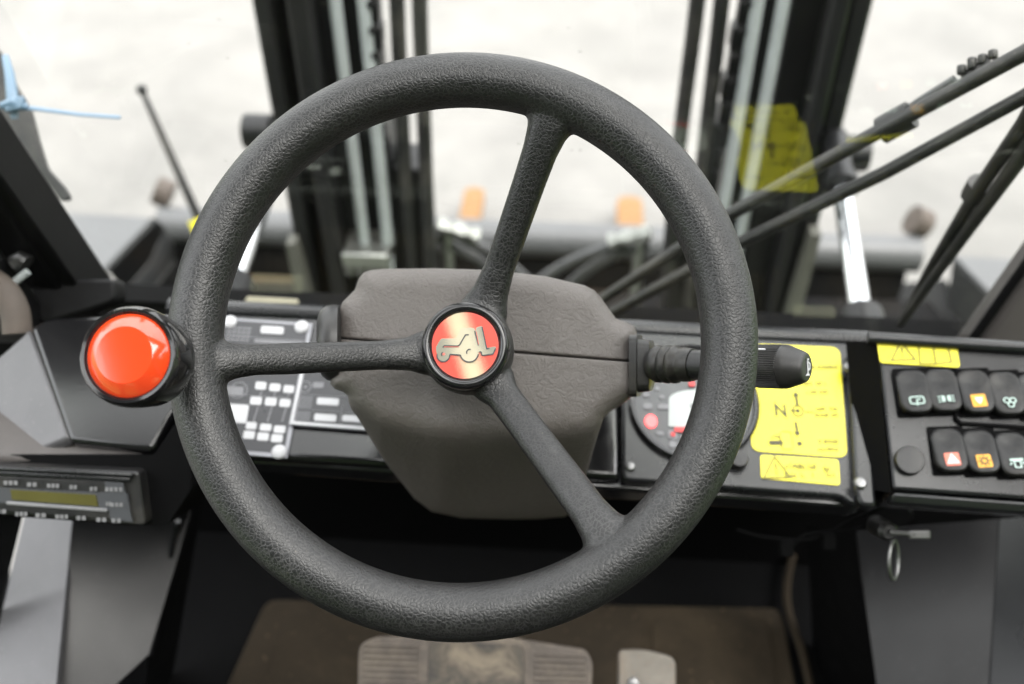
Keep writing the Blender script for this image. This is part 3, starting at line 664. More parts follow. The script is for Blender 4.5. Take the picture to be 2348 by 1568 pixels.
# machine plate (left) and load chart plate (beside the column)
def plate(pts, off, label, name):
    c = D(sum(p[0] for p in pts) / 4, sum(p[1] for p in pts) / 4, off); fr = Frame(c, N_D); t = thing(name, label, 'plate', c)
    MB().poly2(fr, [fr.uv(D(x, y, off)) for x, y in pts], .0, .001).build('border', M['alu'], t)
    return t, fr, lambda x, y: fr.uv(D(x, y, off))
t, fr, at = plate([(497, 727), (717, 742), (658, 1050), (420, 1030)], .0022, 'black riveted machine data plate with white boxes left of the column', 'data_plate')
ins = [(507, 733), (707, 747), (650, 1040), (430, 1022)]
MB().poly2(fr, [at(x, y) for x, y in ins], .0006, .0005).build('face', M['plate_dark'], t)
mb = MB()
def qbox(mb, at, fr, x0, y0, x1, y1, sh=-.16, off=.0011):
    """a box drawn on the plate, leaning with the plate's own side edges"""
    a = at(x0, y0); b = at(x1, y0 + (x1 - x0) * .06); c = at(x1 + sh * (y1 - y0), y1 + (x1 - x0) * .06); d = at(x0 + sh * (y1 - y0), y1)
    mb.poly2(fr, rounded([d, c, b, a], .0016, 3), off, .0005)
for (x0, y0, x1, y1) in ((600, 748, 652, 764), (588, 876, 612, 893), (620, 880, 645, 897), (652, 884, 676, 901), (576, 910, 602, 928), (610, 912, 636, 930), (643, 915, 668, 933),
                         (566, 968, 590, 984), (598, 972, 624, 988), (630, 976, 656, 993), (560, 988, 586, 1006), (592, 992, 618, 1010), (624, 996, 650, 1014), (516, 926, 572, 968)):
    qbox(mb, at, fr, x0, y0, x1, y1)
mb.build('marking', M['white_print'], t)
mb = MB()
for r in range(9):
    y = 752 + r * 9
    if r == 4: continue
    for k in range(5):
        x = 528 - r * 1.6 + k * 11; u, v = at(x, y + (x - 528) * .06); mb.rrect2(fr, u, v, .0019, .0011, .0005, .0011)
for (x0, y0, x1, y1) in ((584, 778, 700, 786), (596, 795, 640, 803), (522, 886, 560, 906)): qbox(mb, at, fr, x0, y0, x1, y1)
for x in (590, 622, 655): mb.line2(fr, [at(x + 3, 932), at(x - 8, 968)], .0013, .0011)
for x in (600, 632, 664): mb.line2(fr, [at(x, 898), at(x - 3, 910)], .0012, .0011)
mb.line2(fr, [at(520, 906), at(660, 914)], .0008, .0013); mb.line2(fr, [at(500, 770), at(702, 783)], .0008, .0013)
u, v = at(548, 896); mb.line2(fr, [(u + .008 * math.cos(k * .5236), v + .008 * math.sin(k * .5236)) for k in range(12)], .0011, .0014, closed=True)
mb.build('lettering', M['grey_print'], t)
for px, py in ((527, 738), (692, 750), (640, 1036), (445, 1026)):
    f = Frame(D(px, py, .0028), N_D); MB().lathe(f.o, f.n, [(.0066, 0), (.0066, .001), (.0046, .0028), (.0015, .0034)], 20).build('rivet', M['white_print'], t)
t, fr, at = plate([(690, 850), (860, 858), (855, 990), (663, 975)], .0045, 'black load chart plate with a white border tucked beside the column cover', 'load_chart_plate')
MB().poly2(fr, [at(x, y) for x, y in ((700, 850), (860, 858), (855, 980), (677, 966))], .0006, .0005).build('face', M['plate_dark'], t)
mb = MB()
for (x0, y0, x1, y1) in ((728, 912, 778, 928), (722, 949, 772, 965), (786, 952, 850, 966)): qbox(mb, at, fr, x0, y0, x1, y1, -.1)
for a_, b_ in (((695, 850), (668, 974)), ((668, 970), (858, 985))): mb.line2(fr, [at(*a_), at(*b_)], .0030, .0016)
mb.build('marking', M['white_print'], t)
mb = MB()
for r in range(8):
    for k in range(4):
        if r == 4: continue
        u, v = at(690 + k * 8 - r, 912 + r * 7 + k * .5); mb.rrect2(fr, u, v, .0014, .0009, .0004, .0011)
u, v = at(701, 888); mb.line2(fr, [(u + .0048 * math.cos(k * .5236), v + .0055 * math.sin(k * .5236)) for k in range(12)], .001, .0011, closed=True); mb.disc2(fr, u, v, .0016, .0011)
u, v = at(730, 884); mb.rrect2(fr, u, v, .005, .003, .001, .0011)
mb.line2(fr, [at(690, 905), at(850, 915)], .0006, .0011); mb.line2(fr, [at(684, 940), at(850, 950)], .0006, .0011); mb.line2(fr, [at(786, 930), at(780, 968)], .0006, .0013)
mb.build('lettering', M['grey_print'], t)

# ------------------------------------------------------------------ left console, radio and leg panels
LP = (P(200, 900, .86), Vector((.06, -.36, .93)).normalized())
lc = thing('side_console', 'glossy black sheet metal console under the left pillar', 'console', P(200, 900, .86))
def L(x, y, off=0): return HIT(x, y, LP, off)
MB().prism([L(x, y) for x, y in rounded([(70, 750), (110, 728), (430, 716), (425, 900), (385, 965), (350, 1032), (160, 1012)], 12)], LP[1], .02).build('top_panel', M['paint_black'], lc, bevel=.004, seg=3)
a, b = L(-140, 1014, -.012), L(348, 1040, -.012); dn = Vector((0, .012, -.030)); ou = Vector((0, -.012, -.008))
MB().loft([[a, a + ou, a + ou + dn, a + dn * 1.3 + Vector((0, .05, 0)), a + Vector((0, .06, 0))], [b, b + ou, b + ou + dn, b + dn * 1.3 + Vector((0, .05, 0)), b + Vector((0, .06, 0))]]).build('front_roll', M['taupe_smooth'], lc, bevel=.006, seg=3)  # taupe colour imitates the highlight along the black metal roll
dz = Vector((0, 0, -.055))
MB().prism([L(68, 752, -.001), L(158, 1003, -.001), L(-140, 1003) + dz, L(-140, 790) + dz], Vector((-.3, 0, 1)), .010).build('reflection_facet', M['sky_sheen'], lc, bevel=.003, seg=3)  # added pale facet imitates the door opening mirrored in the black panel
# radio housing side and body
RPL = (P(160, 1130, .835), Vector((.03, -.80, .60)).normalized())
def RR(x, y, off=0): return HIT(x, y, RPL, off)
MB().prism([RR(x, y, -.012) for x, y in rounded([(-140, 1040), (352, 1044), (430, 930), (440, 1120), (385, 1205), (300, 1204), (-140, 1172)], 10)], RPL[1], .09).build('radio_housing', M['matte_black'], lc, bevel=.004)
rd = thing('car_radio', 'grey car radio with olive display slotted under the left console', 'radio', RR(150, 1130))
fr = Frame(RR(150, 1130), RPL[1])
at = lambda x, y: fr.uv(RR(x, y))
MB().poly2(fr, rounded([at(x, y) for x, y in ((-150, 1058), (322, 1080), (338, 1202), (-150, 1164))], .004), .004, .05).build('surround', M['dark_plastic'], rd, bevel=.0015)
MB().line2(fr, [at(-150, 1062), at(312, 1085)], .0030, .0085, .004).build('trim_bar', M['panel_black'], rd, bevel=.001)
MB().line2(fr, [at(-150, 1073), at(306, 1096)], .0040, .0075, .004).build('trim_bar', M['panel_black'], rd, bevel=.001)
fp = MB().poly2(fr, rounded([at(x, y) for x, y in ((-150, 1080), (290, 1101), (312, 1192), (-150, 1157))], .002), .006, .003).build('fascia', M['dark_plastic'], rd, bevel=.001)
MB().poly2(fr, [at(x, y) for x, y in ((-150, 1106), (300, 1128), (306, 1168), (-150, 1138))], .0066, .001).build('display_surround', M['gauge'], rd)
MB().poly2(fr, [at(x, y) for x, y in ((34, 1118), (228, 1130), (234, 1156), (38, 1141))], .0074, .001).build('display', M['lcd'], rd)
MB().line2(fr, [at(26, 1148), at(255, 1165)], .0028, .0085, .002).build('display_rim', M['dim_print'], rd, bevel=.0006)
MB().poly2(fr, [at(x, y) for x, y in ((248, 1100), (290, 1103), (312, 1192), (262, 1186))], .0072, .001).build('button_column', M['gauge'], rd)
mb = MB()
for x, y, hw in ((36, 1102, .0065), (84, 1106, .0045), (132, 1109, .0055), (178, 1112, .0035), (224, 1116, .0035), (270, 1117, .0078), (14, 1167, .005), (60, 1173, .0055), (104, 1176, .005), (152, 1179, .0058), (196, 1182, .0045), (242, 1186, .0048), (276, 1188, .0045), (258, 1150, .0025), (277, 1152, .0055), (-4, 1134, .003)):
    u, v = at(x, y); n = max(2, int(hw / .0018))
    for k in range(n): mb.rrect2(fr, u - hw + 2 * hw * (k + .5) / n, v, hw / n * .72, .0017, .0006, .0082)
mb.build('lettering', M['dim_print'], rd)

# leg panels under the left console, folded black sheet
lg = thing('leg_panel', 'folded black leg panel below the radio with one face coloured to look sky lit', 'panel', P(120, 1400, 1.0))
A = lambda x, y, d: P(x, y, d)
BF = (P(110, 1300, 1.0), Vector((-.30, -.30, .90)).normalized()); IF = (HIT(150, 1300, BF), Vector((.36, -.42, .83)).normalized())
MB().prism([HIT(x, y, BF) for x, y in ((64, 1150), (170, 1150), (122, 1640), (-50, 1640))], BF[1], .006).build('bright_face', M['sky_sheen'], lg)  # pale colour stands for sky reflected in this black face
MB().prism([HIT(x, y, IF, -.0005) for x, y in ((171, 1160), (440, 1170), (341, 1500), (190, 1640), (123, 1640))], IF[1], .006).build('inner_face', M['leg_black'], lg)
MB().add([A(440, 1100, .9905), A(470, 1120, 1.12), A(380, 1640, 1.3), A(330, 1640, 1.16), A(341, 1500, 1.1305)], [[0, 1, 2, 3, 4]]).build('side_face', M['matte_black'], lg)
MB().add([A(341, 1501, 1.131), A(330, 1640, 1.16), A(190, 1640, 1.165)], [[0, 1, 2]]).build('lower_face', M['paint_black'], lg)
MB().add([A(60, 1150, .9305), A(-60, 1640, 1.0605), A(-260, 1640, 1.0), A(-260, 1150, .92)], [[0, 1, 2, 3]]).build('outer_face', M['paint_black'], lg)
MB().tube([A(408, 1195, 1.0), A(345, 1500, 1.125)], .003, 8).build('edge_bead', M['panel_black'], lg)

# ------------------------------------------------------------------ right switch console
CP = (P(2190, 960, .845), Vector((-.10, -.50, .86)).normalized())
def K(x, y, off=0): return HIT(x, y, CP, off)
kc = thing('switch_console', 'black switch console in the right corner with two rows of rockers', 'console', K(2190, 960))
body = MB().prism([K(x, y) for x, y in ((2012, 782), (2480, 812), (2480, 1152), (2046, 1122))], CP[1], .012)
body.build('face_plate', M['panel_black'], kc, bevel=.003, seg=3)
q = [K(2010, 780, -.0125), K(2480, 812, -.0125), K(2480, 1158, -.0125), K(2045, 1128, -.0125)]
MB().prism(q, CP[1], .08).build('box', M['paint_black'], kc, bevel=.004)
MB().loft([[K(2044, 1128, .001), K(2044, 1128, .001) + Vector((0, -.004, -.012)), K(2044, 1128, -.01) + Vector((0, .006, -.022)), K(2044, 1128, -.012)],
           [K(2480, 1160, .001), K(2480, 1160, .001) + Vector((0, -.004, -.012)), K(2480, 1160, -.01) + Vector((0, .006, -.022)), K(2480, 1160, -.012)]]).build('front_roll', M['panel_black'], kc, bevel=.004, seg=3)
MB().tube([K(1990, 774, .004), K(2480, 806, .004)], .0055, 12).build('top_flange', M['panel_black'], kc)
sdp = [K(2012, 782, .0), K(2046, 1130, .0)]; ob = DV * .05 - RC * .012
MB().add([sdp[0] - RC * .0006, sdp[1] - RC * .0006, sdp[1] + DV * .03 - RC * .018, sdp[0] + DV * .03 - RC * .018], [[0, 1, 2, 3]]).build('side_wall', M['matte_black'], kc)
kf = Frame(K(2190, 960), CP[1]); kat = lambda x, y: kf.uv(K(x, y))
def switch(px, py, icon, tone, bezel=True, h=104, wpx=76, lab=None):
    """rocker: a stadium shaped cap, hollow at the top and proud at the bottom"""
    u0, v0 = kat(px, py); u1, _ = kat(px + wpx / 2, py); hw = u1 - u0; _, vt = kat(px, py - h / 2); hh = vt - v0
    rings = []; ol = rrect(0, 0, hw, hh, hw * .72, 7)
    for k, (s, dz) in enumerate(((1.0, -.002), (1.0, .55), (.97, .82), (.90, .95), (.80, 1.0))):
        ring = []
        for (a, b) in ol:
            tip = .0078 + .0050 * (-b / hh)
            ring.append(kf.at(u0 + a * s, v0 + b * (1 - (1 - s) * hw / hh) - (0.0022 if dz > .5 else 0) * dz, tip * dz))
        rings.append(ring)
    mb = MB(); mb.loft(rings, cap=False)
    # hollowed top surface
    cols = []; c0 = rings[-1]; n = len(c0)
    for s in (.72, .45, .2, .02):
        ring = []
        for (a, b) in ol:
            bb = b * (1 - (1 - .80) * hw / hh) * s; aa = a * .8 * s
            tip = .0078 + .0050 * (-b / hh) * s
            dish = .0022 * math.exp(-((bb - hh * .48) / (hh * .26)) ** 2 - (aa / (hw * .55)) ** 2)
            ring.append(kf.at(u0 + aa, v0 + bb - .0022, tip - dish - .0003))
        cols.append(ring)
    mb.loft([c0] + cols, cap=False); kk = len(mb.v) - n; mb.f.append(list(range(kk, kk + n))); mb.f.append(list(range(n))[::-1])
    o = mb.build('rocker_switch', M['rocker'], kc, smooth=50)
    if lab: o['label'] = lab
    bz = MB().rrect2(kf, u0, v0 - .001, hw * 1.10, hh * 1.08, .002, .0016, .0016); bz.build('switch_bezel', M['matte_black'], kc, bevel=.0005)
    # symbol lies on the sloping lower half
    zf = lambda b: .0078 + .0050 * (-b / hh)
    fb = -hh * .42; p0 = kf.at(u0, v0 + fb - .0022, zf(fb) + .0001); nn = (kf.n * hh + kf.v * .0050).normalized()
    sf = Frame(p0, nn); sw = hw * .44
    def sy(mb_, mt): mb_.build('symbol', M[mt], o)
    if tone in ('amber', 'salmon'):
        sy(MB().rrect2(sf, 0, 0, sw, sw * 1.0, .001, .0007, .0006), tone)
    mb = MB(); off = .0012; k = sw
    if icon == 'window':
        mb.line2(sf, rrect(0, 0, k * .95, k * .55, k * .3), .0012, off, .0005, closed=True); mb.line2(sf, [(-k * .1, -k * .9), (k * .0, k * .1), (k * .5, k * .1)], .0011, off + .0003)
    elif icon == 'lamp':
        for s in (-1, 1):
            mb.poly2(sf, [(s * k * .15, k * .45), (s * k * .6, k * .6), (s * k * .6, -k * .5), (s * k * .15, -k * .35)][::s], off)
            for j in (-1, 0, 1): mb.line2(sf, [(s * k * .72, j * k * .38), (s * k * 1.1, j * k * .42)], .0009, off)
    elif icon == 'beacon':
        mb.poly2(sf, [(-k * .55, k * .45), (k * .55, k * .45), (k * .3, -k * .3), (0, -k * .6), (-k * .3, -k * .3)], off)
    elif icon == 'fan':
        for j in range(3):
            a = j * 2.094 + .5; mb.line2(sf, [(k * .48 * math.cos(a) + k * .42 * math.cos(t_ * .785), k * .48 * math.sin(a) + k * .42 * math.sin(t_ * .785)) for t_ in range(8)], .0010, off + .0003 * j, .0005, closed=True)
    elif icon == 'hazard':
        mb.line2(sf, [(-k * .7, -k * .6), (k * .7, -k * .6), (0, k * .7)], .0014, off, .0005, closed=True); mb.line2(sf, [(-k * .35, -k * .35), (k * .35, -k * .35), (0, k * .25)], .0013, off + .0004, .0005, closed=True)
    elif icon == 'light':
        mb.line2(sf, [(k * .45 * math.cos(j * .785), k * .45 * math.sin(j * .785)) for j in range(8)], .0011, off, .0005, closed=True)
        for j in range(8): mb.line2(sf, [(k * .6 * math.cos(j * .785), k * .6 * math.sin(j * .785)), (k * .85 * math.cos(j * .785), k * .85 * math.sin(j * .785))], .0009, off)
    elif icon == 'machine':
        mb.line2(sf, [(-k * .9, k * .5), (k * .9, k * .5)], .0022, off); mb.line2(sf, rrect(0, -k * .25, k * .42, k * .5, k * .1), .0011, off + .0004, .0005, closed=True)
        for s in (-1, 1): mb.line2(sf, [(s * k * .7, k * .1), (s * k * 1.0, -k * .25)], .0012, off)
    sy(mb, 'mint' if tone == 'mint' else ('white_print' if tone != 'dark' and icon != 'light' else 'ink'))
for a_ in ((2092, 898, 'window', 'mint', 'rocker with a rectangular window symbol, leftmost of the upper row'), (2158, 895, 'lamp', 'mint', 'rocker with a pale twin lamp symbol'),
           (2232, 898, 'beacon', 'amber', 'rocker with an amber beacon square'), (2302, 902, 'fan', 'mint', 'rocker with a pale three lobed fan symbol'), (2370, 906, 'lamp', 'mint', None)):
    switch(a_[0], a_[1], a_[2], a_[3], lab=a_[4])
for a_ in ((2172, 1031, 'hazard', 'salmon', 'rocker with a red hazard triangle square'), (2244, 1035, 'light', 'amber', 'rocker with an amber work light square'), (2318, 1040, 'machine', 'mint', 'rocker with a pale machine symbol'), (2390, 1045, 'window', 'mint', None)):
    switch(a_[0], a_[1], a_[2], a_[3], lab=a_[4])
MB().line2(kf, [kat(2188, 860), kat(2190, 962), kat(2202, 972), kat(2480, 990)], .0032, .004, .004).build('switch_frame', M['matte_black'], kc, bevel=.001)
MB().line2(kf, [kat(2046, 855), kat(2060, 950)], .0022, .003, .003).build('switch_frame', M['matte_black'], kc, bevel=.0008)
f = Frame(K(2083, 1058, .0), CP[1]); MB().lathe(f.o, f.n, [(.0120, 0), (.0120, .006), (.0112, .0072), (.004, .0075)], 36).build('blanking_plug', M['dark_plastic'], kc)
st, fr, at = sticker([(2009, 777), (2193, 788), (2201, 843), (2018, 832)], .003, CP, .0022, 'small yellow sticker with triangle and book on the switch console')
mb = MB(); u, v = at(2068, 806); tri_sign(mb, fr, u, v, .0098, .0015)
u, v = at(2142, 812); mb.line2(fr, [(u - .013, v - .008), (u - .012, v + .008), (u, v + .007), (u + .012, v + .008), (u + .013, v - .008), (u, v - .009)], .0014, .0012, .0005, closed=True); mb.line2(fr, [(u, v + .006), (u, v - .008)], .0012, .0016)
mb.build('print', M['ink_faint'], st)

# under the right console: leg panel, keys on a ring
rl = thing('leg_panel', 'dull black leg panel below the switch console', 'panel', P(2150, 1400, 1.0))
RF = (P(2150, 1420, 1.02), Vector((-.29, -.45, .84)).normalized())
MB().prism([HIT(x, y, RF) for x, y in ((1962, 1215), (2290, 1190), (2262, 1640), (2020, 1640))], RF[1], .006).build('front_face', M['leg_black'], rl)
MB().add([A(1962, 1236, .9905), A(2020, 1640, 1.1305), A(1870, 1640, 1.35), A(1850, 1200, 1.2)], [[0, 1, 2, 3]]).build('side_face', M['matte_black'], rl)
OF = (HIT(2280, 1400, RF), Vector((-.75, -.25, .60)).normalized())
MB().prism([HIT(x, y, OF) for x, y in ((2292, 1190), (2420, 1180), (2420, 1640), (2264, 1640))], OF[1], .006).build('outer_face', M['panel_black'], rl)
ky = thing('key_ring', 'steel key ring with keys hanging below the switch console', 'keys', P(2060, 1240, .88))
c = P(2049, 1284, .88); mb = MB(); rg = [c + RC * .0075 * math.cos(k * math.pi / 12) + UV_ * .0170 * math.sin(k * math.pi / 12) + DV * .009 * math.cos(k * math.pi / 12) for k in range(24)]
mb.tube(rg + rg[:1], .0016, 10); mb.build('ring', M['metal'], ky)
MB().box(P(2108, 1225, .88), RC * .0095, UV_ * .0042, DV * .002).build('key_head', M['metal'], ky, bevel=.0015)
MB().tube([P(2040, 1220, .885), P(2098, 1224, .88)], .0028, 10).build('key_shaft', M['metal'], ky)
MB().lathe(P(2036, 1218, .89), -DV, [(.009, -.03), (.009, 0), (.006, .004)], 20).build('ignition_barrel', M['dark_plastic'], ky)
wr = MB()
for pts in (((1690, 1215), (1760, 1232), (1860, 1235), (1960, 1190), (2050, 1150)), ((1820, 1250), (1850, 1225), (1950, 1215), (2030, 1200))):
    wr.tube(spline([P(x, y, .93) for x, y in pts], 6), .0018, 8)
tag(wr.build('wiring_loom', M['matte_black']), 'dim brown wires sagging under the dashboard', 'wires')
for px, py, lab in ((1802, 1256, 'grey plug connector hanging left on the wires'), (1898, 1240, 'grey plug connector hanging nearer the key ring')):
    tag(MB().box(P(px, py, .93), RC * .006, UV_ * .0075, DV * .006).build('plug_connector', M['matte_black'], None, bevel=.0015), lab, 'connector', 'plug connectors')

# ------------------------------------------------------------------ footwell
fy = .86
floor = struct(MB().wbox(-.75, .82, -.6, fy, FLOOR_Z - .03, FLOOR_Z).build('cab_floor', M['matte_black']))
tag(MB().wbox(-.74, .81, fy, fy + .03, FLOOR_Z - .03, zb + .0).build('firewall', M['matte_black']), 'black firewall at the front of the footwell', 'firewall')
zf = zplane(FLOOR_Z + .012)
mt_ = MB().prism([HIT(x, y, zf) for x, y in rounded([(610, 1372), (1792, 1392), (1850, 1700), (460, 1700)], 30)], Vector((0, 0, 1)), .010)
mo = mt_.build('floor_mat', M['mat_brown'], None, bevel=.003)
MB().prism([HIT(x, y, zplane(FLOOR_Z + .016)) for x, y in rounded([(660, 1402), (1478, 1412), (1470, 1700), (560, 1700)], 26)], Vector((0, 0, 1)), .0035).build('raised_field', M['mat_brown'], mo, bevel=.0012)
MB().prism([HIT(x, y, zplane(FLOOR_Z + .016)) for x, y in rounded([(1496, 1412), (1760, 1420), (1800, 1700), (1496, 1700)], 26)], Vector((0, 0, 1)), .0035).build('raised_field', M['mat_brown'], mo, bevel=.0012)
tag(mo, 'dusty brown floor mat under the pedals', 'mat')
rim_ = [HIT(x, y, zplane(FLOOR_Z + .02)) for x, y in ((1826, 1240), (1806, 1330), (1808, 1400), (1838, 1490), (1862, 1600), (1880, 1700))]
tag(MB().tube(spline(rim_, 6), .0055, 12).build('mat_edging', M['mat_brown']), 'raised brown rubber edging right of the floor mat', 'edging')
def pedal(pts, d, tilt_, label, name, mt):
    t = thing(name, label, 'pedal', P(pts[0][0], pts[0][1], d), 'floor pedals')
    pl_ = (P(sum(p[0] for p in pts) / len(pts), sum(p[1] for p in pts) / len(pts), d), Vector((0, -math.cos(tilt_), math.sin(tilt_))))
    fr = Frame(pl_[0], pl_[1]); at = lambda x, y: fr.uv(HIT(x, y, pl_))
    MB().poly2(fr, rounded([at(x, y) for x, y in pts], .012), .0, .012).build('pad', M[mt], t, bevel=.003, seg=3)
    return t, fr, at
t, fr, at = pedal([(822, 1478), (860, 1460), (1110, 1452), (1345, 1490), (1360, 1520), (1350, 1720), (815, 1720)], .99, R_(55), 'wide muddy brake pedal with ribbed ends under the rim', 'brake_pedal', 'pedal')
for x0, x1, k0 in ((834, 958, 0), (1225, 1342, 22)):
    mb = MB()
    for k in range(12): y = 1478 + k0 + k * 14; mb.line2(fr, [at(x0, y), at(x1, y + 4)], .0026, .003, .003)
    mb.build('ribs', M['pedal'], t, bevel=.0008)
MB().poly2(fr, rounded([at(*p) for p in ((975, 1720), (1205, 1720), (1200, 1478), (985, 1470))], .006), .0018, .0018).build('worn_tread', M['worn_tread'], t, bevel=.0006)
MB().tube([fr.at(0, 0, -.012), fr.at(0, .06, -.12)], .014, 12).build('lever', M['steel_dark'], t)
t, fr, at = pedal([(1418, 1500), (1424, 1490), (1480, 1489), (1540, 1505), (1550, 1520), (1552, 1720), (1415, 1720)], .99, R_(55), 'narrow worn metal accelerator pedal right of the brake pedal', 'accelerator_pedal', 'pedal_metal')
MB().tube([fr.at(0, 0, -.012), fr.at(0, -.02, -.10)], .008, 12).build('lever', M['steel_dark'], t)
u, v = at(1452, 1566); MB().lathe(fr.at(u, v, 0), fr.n, [(.006, 0), (.005, .003), (.002, .004)], 16).build('rivet', M['metal'], t)

# ------------------------------------------------------------------ steering column with its covers, stalk and knob
WN = cv(-.05, -.12, -1).normalized()                 # wheel axis, towards the driver
sc = thing('steering_column', 'taupe grained column cover behind the wheel hub', 'steering column', P(1110, 900, .80))
CPL = (P(1110, 800, .748), WN)
def cover(outline, split, bend, name, mt, step=11):
    import numpy as np
    dense = []
    n = len(outline)
    for i in range(n):
        a, b = Vector(outline[i]), Vector(outline[(i + 1) % n]); k = max(1, int((b - a).length / 7))
        for j in range(k): dense.append((a + (b - a) * (j / k), i))
    pts = [tuple(p) for p, _ in dense]; ne = len(pts); A_ = np.array(pts); B_ = np.roll(A_, -1, 0); own = np.array([i for _, i in dense])
    free = np.array([i not in split for i in own])
    def dist(q, mask):
        a, b = A_[mask], B_[mask]; ab = b - a; t = np.clip(((q - a) * ab).sum(1) / (ab * ab).sum(1), 0, 1); return np.sqrt((((a + ab * t[:, None]) - q) ** 2).sum(1).min())
    def inside(q):
        x, y = q; c = False
        for (x0, y0), (x1, y1) in zip(pts, pts[1:] + pts[:1]):
            if (y0 > y) != (y1 > y) and x < (x1 - x0) * (y - y0) / (y1 - y0) + x0: c = not c
        return c
    all_ = np.ones(ne, bool); extra = []
    for rad in (2.5, 6, 11, 18, 27, 38):
        for i in range(ne):
            tg = A_[(i + 1) % ne] - A_[i - 1]; tg = tg / np.linalg.norm(tg); q = A_[i] + np.array([-tg[1], tg[0]]) * rad * ORI
            if inside(q) and abs(dist(q, all_) - rad) < rad * .12: extra.append(tuple(q))
    xs = [p[0] for p in pts]; ys = [p[1] for p in pts]; y = min(ys)
    while y < max(ys):
        x = min(xs)
        while x < max(xs):
            if inside((x, y)) and dist((x, y), all_) > 42: extra.append((x + random.uniform(-2, 2), y + random.uniform(-2, 2)))
            x += step
        y += step
    vs = pts + extra
    res = delaunay_2d_cdt([Vector(q) for q in vs], [(i, (i + 1) % ne) for i in range(ne)], [], 1, 1e-4)
    RAD, SM = 44.0, 4.0
    def dep(x, y):
        h = HIT(x, y, CPL); d = (h - CAM).dot(DV)
        e = dist((x, y), free); 
        if e < RAD: d += (RAD - math.sqrt(max(0, RAD * RAD - (RAD - e) ** 2))) * d / FPX * .9
        s = dist((x, y), ~free) if (~free).any() else 99
        if s < SM: d += (SM - math.sqrt(max(0, SM * SM - (SM - s) ** 2))) * d / FPX
        return d + bend(x, y)
    V2 = res[0]; vs3 = [P(q.x, q.y, dep(q.x, q.y)) for q in V2]
    mb = MB(); mb.add(vs3, [list(f) for f in res[2]])
    k = len(mb.v); edge = [vs3[i] for i in range(ne)]; back = [q - WN * .055 for q in edge]; back2 = [q - WN * .11 + (CPL[0] - q) * .10 for q in edge]
    mb.add(edge + back + back2, [[i, (i + 1) % ne, (i + 1) % ne + ne, i + ne] for i in range(ne)] + [[i + ne, (i + 1) % ne + ne, (i + 1) % ne + 2 * ne, i + 2 * ne] for i in range(ne)])
    return mb.build(name, M[mt], sc, smooth=60)
up = [(772, 773), (774, 720), (786, 692), (800, 678), (814, 664), (822, 640), (834, 625), (850, 619), (880, 616), (1000, 615), (1130, 619), (1250, 633), (1340, 654), (1362, 665), (1378, 682), (1396, 708), (1412, 730), (1440, 740), (1454, 748), (1460, 764), (1463, 828)]
lo = [(772, 777), (1463, 832), (1463, 880), (1458, 900), (1440, 916), (1405, 937), (1384, 958), (1370, 1000), (1345, 1085), (1316, 1165), (1296, 1185), (1240, 1190), (1180, 1191), (1060, 1188), (990, 1173), (950, 1143), (880, 1055), (820, 958), (806, 940), (800, 925), (797, 906), (785, 898), (768, 892), (757, 880), (760, 866), (770, 850)]
ORI = 1.0
def crease(x):
    pts = ((700, 880), (810, 930), (870, 965), (940, 986), (1010, 1000), (1120, 1006), (1230, 1004), (1330, 992), (1400, 975), (1500, 950))
    for (x0, y0), (x1, y1) in zip(pts, pts[1:]):
        if x0 <= x <= x1: return y0 + (y1 - y0) * (x - x0) / (x1 - x0)
    return 950
def bend_lo(x, y):
    e = y - crease(x); b_ = .5 * (e + math.sqrt(e * e + 24 * 24)) * .00095
    return b_ - .004 * math.exp(-((x - 1010) / 46) ** 2) * max(0, min(1, (y - 850) / 120))
def bend_up(x, y): return .00004 * max(0, abs(x - 1110) - 150) + .003 * math.exp(-((x - 1180) / 70) ** 2 - ((y - 790) / 200) ** 2)
def area(p): return sum(p[i - 1][0] * p[i][1] - p[i][0] * p[i - 1][1] for i in range(len(p)))
ORI = 1.0 if area(up) > 0 else -1.0
cover(up, {len(up) - 1}, bend_up, 'upper_cover', 'taupe')
ORI = 1.0 if area(lo) > 0 else -1.0
cover(lo, {0}, bend_lo, 'lower_cover', 'taupe')
MB().prism([HIT(x, y, CPL, -.012) for x, y in ((800, 700), (1440, 760), (1440, 880), (800, 860))], WN, .03).build('inner_core', M['matte_black'], sc)
# round knob on the left flank
ax = (RC * -1 + DV * -.12 + UV_ * -.02).normalized()
MB().lathe(P(778, 786, .775), ax, [(.022, -.002), (.0295, .0), (.0300, .004), (.0290, .0095), (.0255, .0140), (.0200, .0160), (.010, .0152), (.002, .0150)], 44).build('tilt_knob', M['dark_plastic'], sc)
# stalk
a, b = P(1480, 834, .742), P(1853, 842, .662); ax = (b - a).normalized(); Ls = (b - a).length
def tx(px):                                        # distance along the stalk axis at a picture column
    d = ray(px, 838); nrm = d.cross(UV_); return (CAM - a).dot(nrm) / ax.dot(nrm)
def sprof(lst): return [(r, tx(x)) for x, r in lst]
ff = Frame(P(1480, 838, .752), ax, UV_)
fx = (RC * .97 - DV * .24).normalized(); fb = Frame(P(1480, 838, .757), fx, UV_)
MB().loft([[fb.at(u_, v_, h) for u_, v_ in rrect(0, 0, w_, hh_, .006)] for h, w_, hh_ in ((-.010, .021, .0232), (-.0045, .021, .0232), (-.004, .0185, .0200), (.0045, .0175, .0190), (.006, .0140, .0150))]).build('boot_flange', M['bellows'], sc, smooth=50)
MB().lathe(a, ax, sprof([(1494, .0112), (1502, .0128), (1508, .0138), (1516, .0138), (1521, .0122), (1527, .0140), (1535, .0141), (1540, .0123), (1546, .0140), (1554, .0138), (1560, .0118), (1568, .0126), (1580, .0124), (1590, .0118)]), 40).build('bellows', M['bellows'], sc, smooth=60)
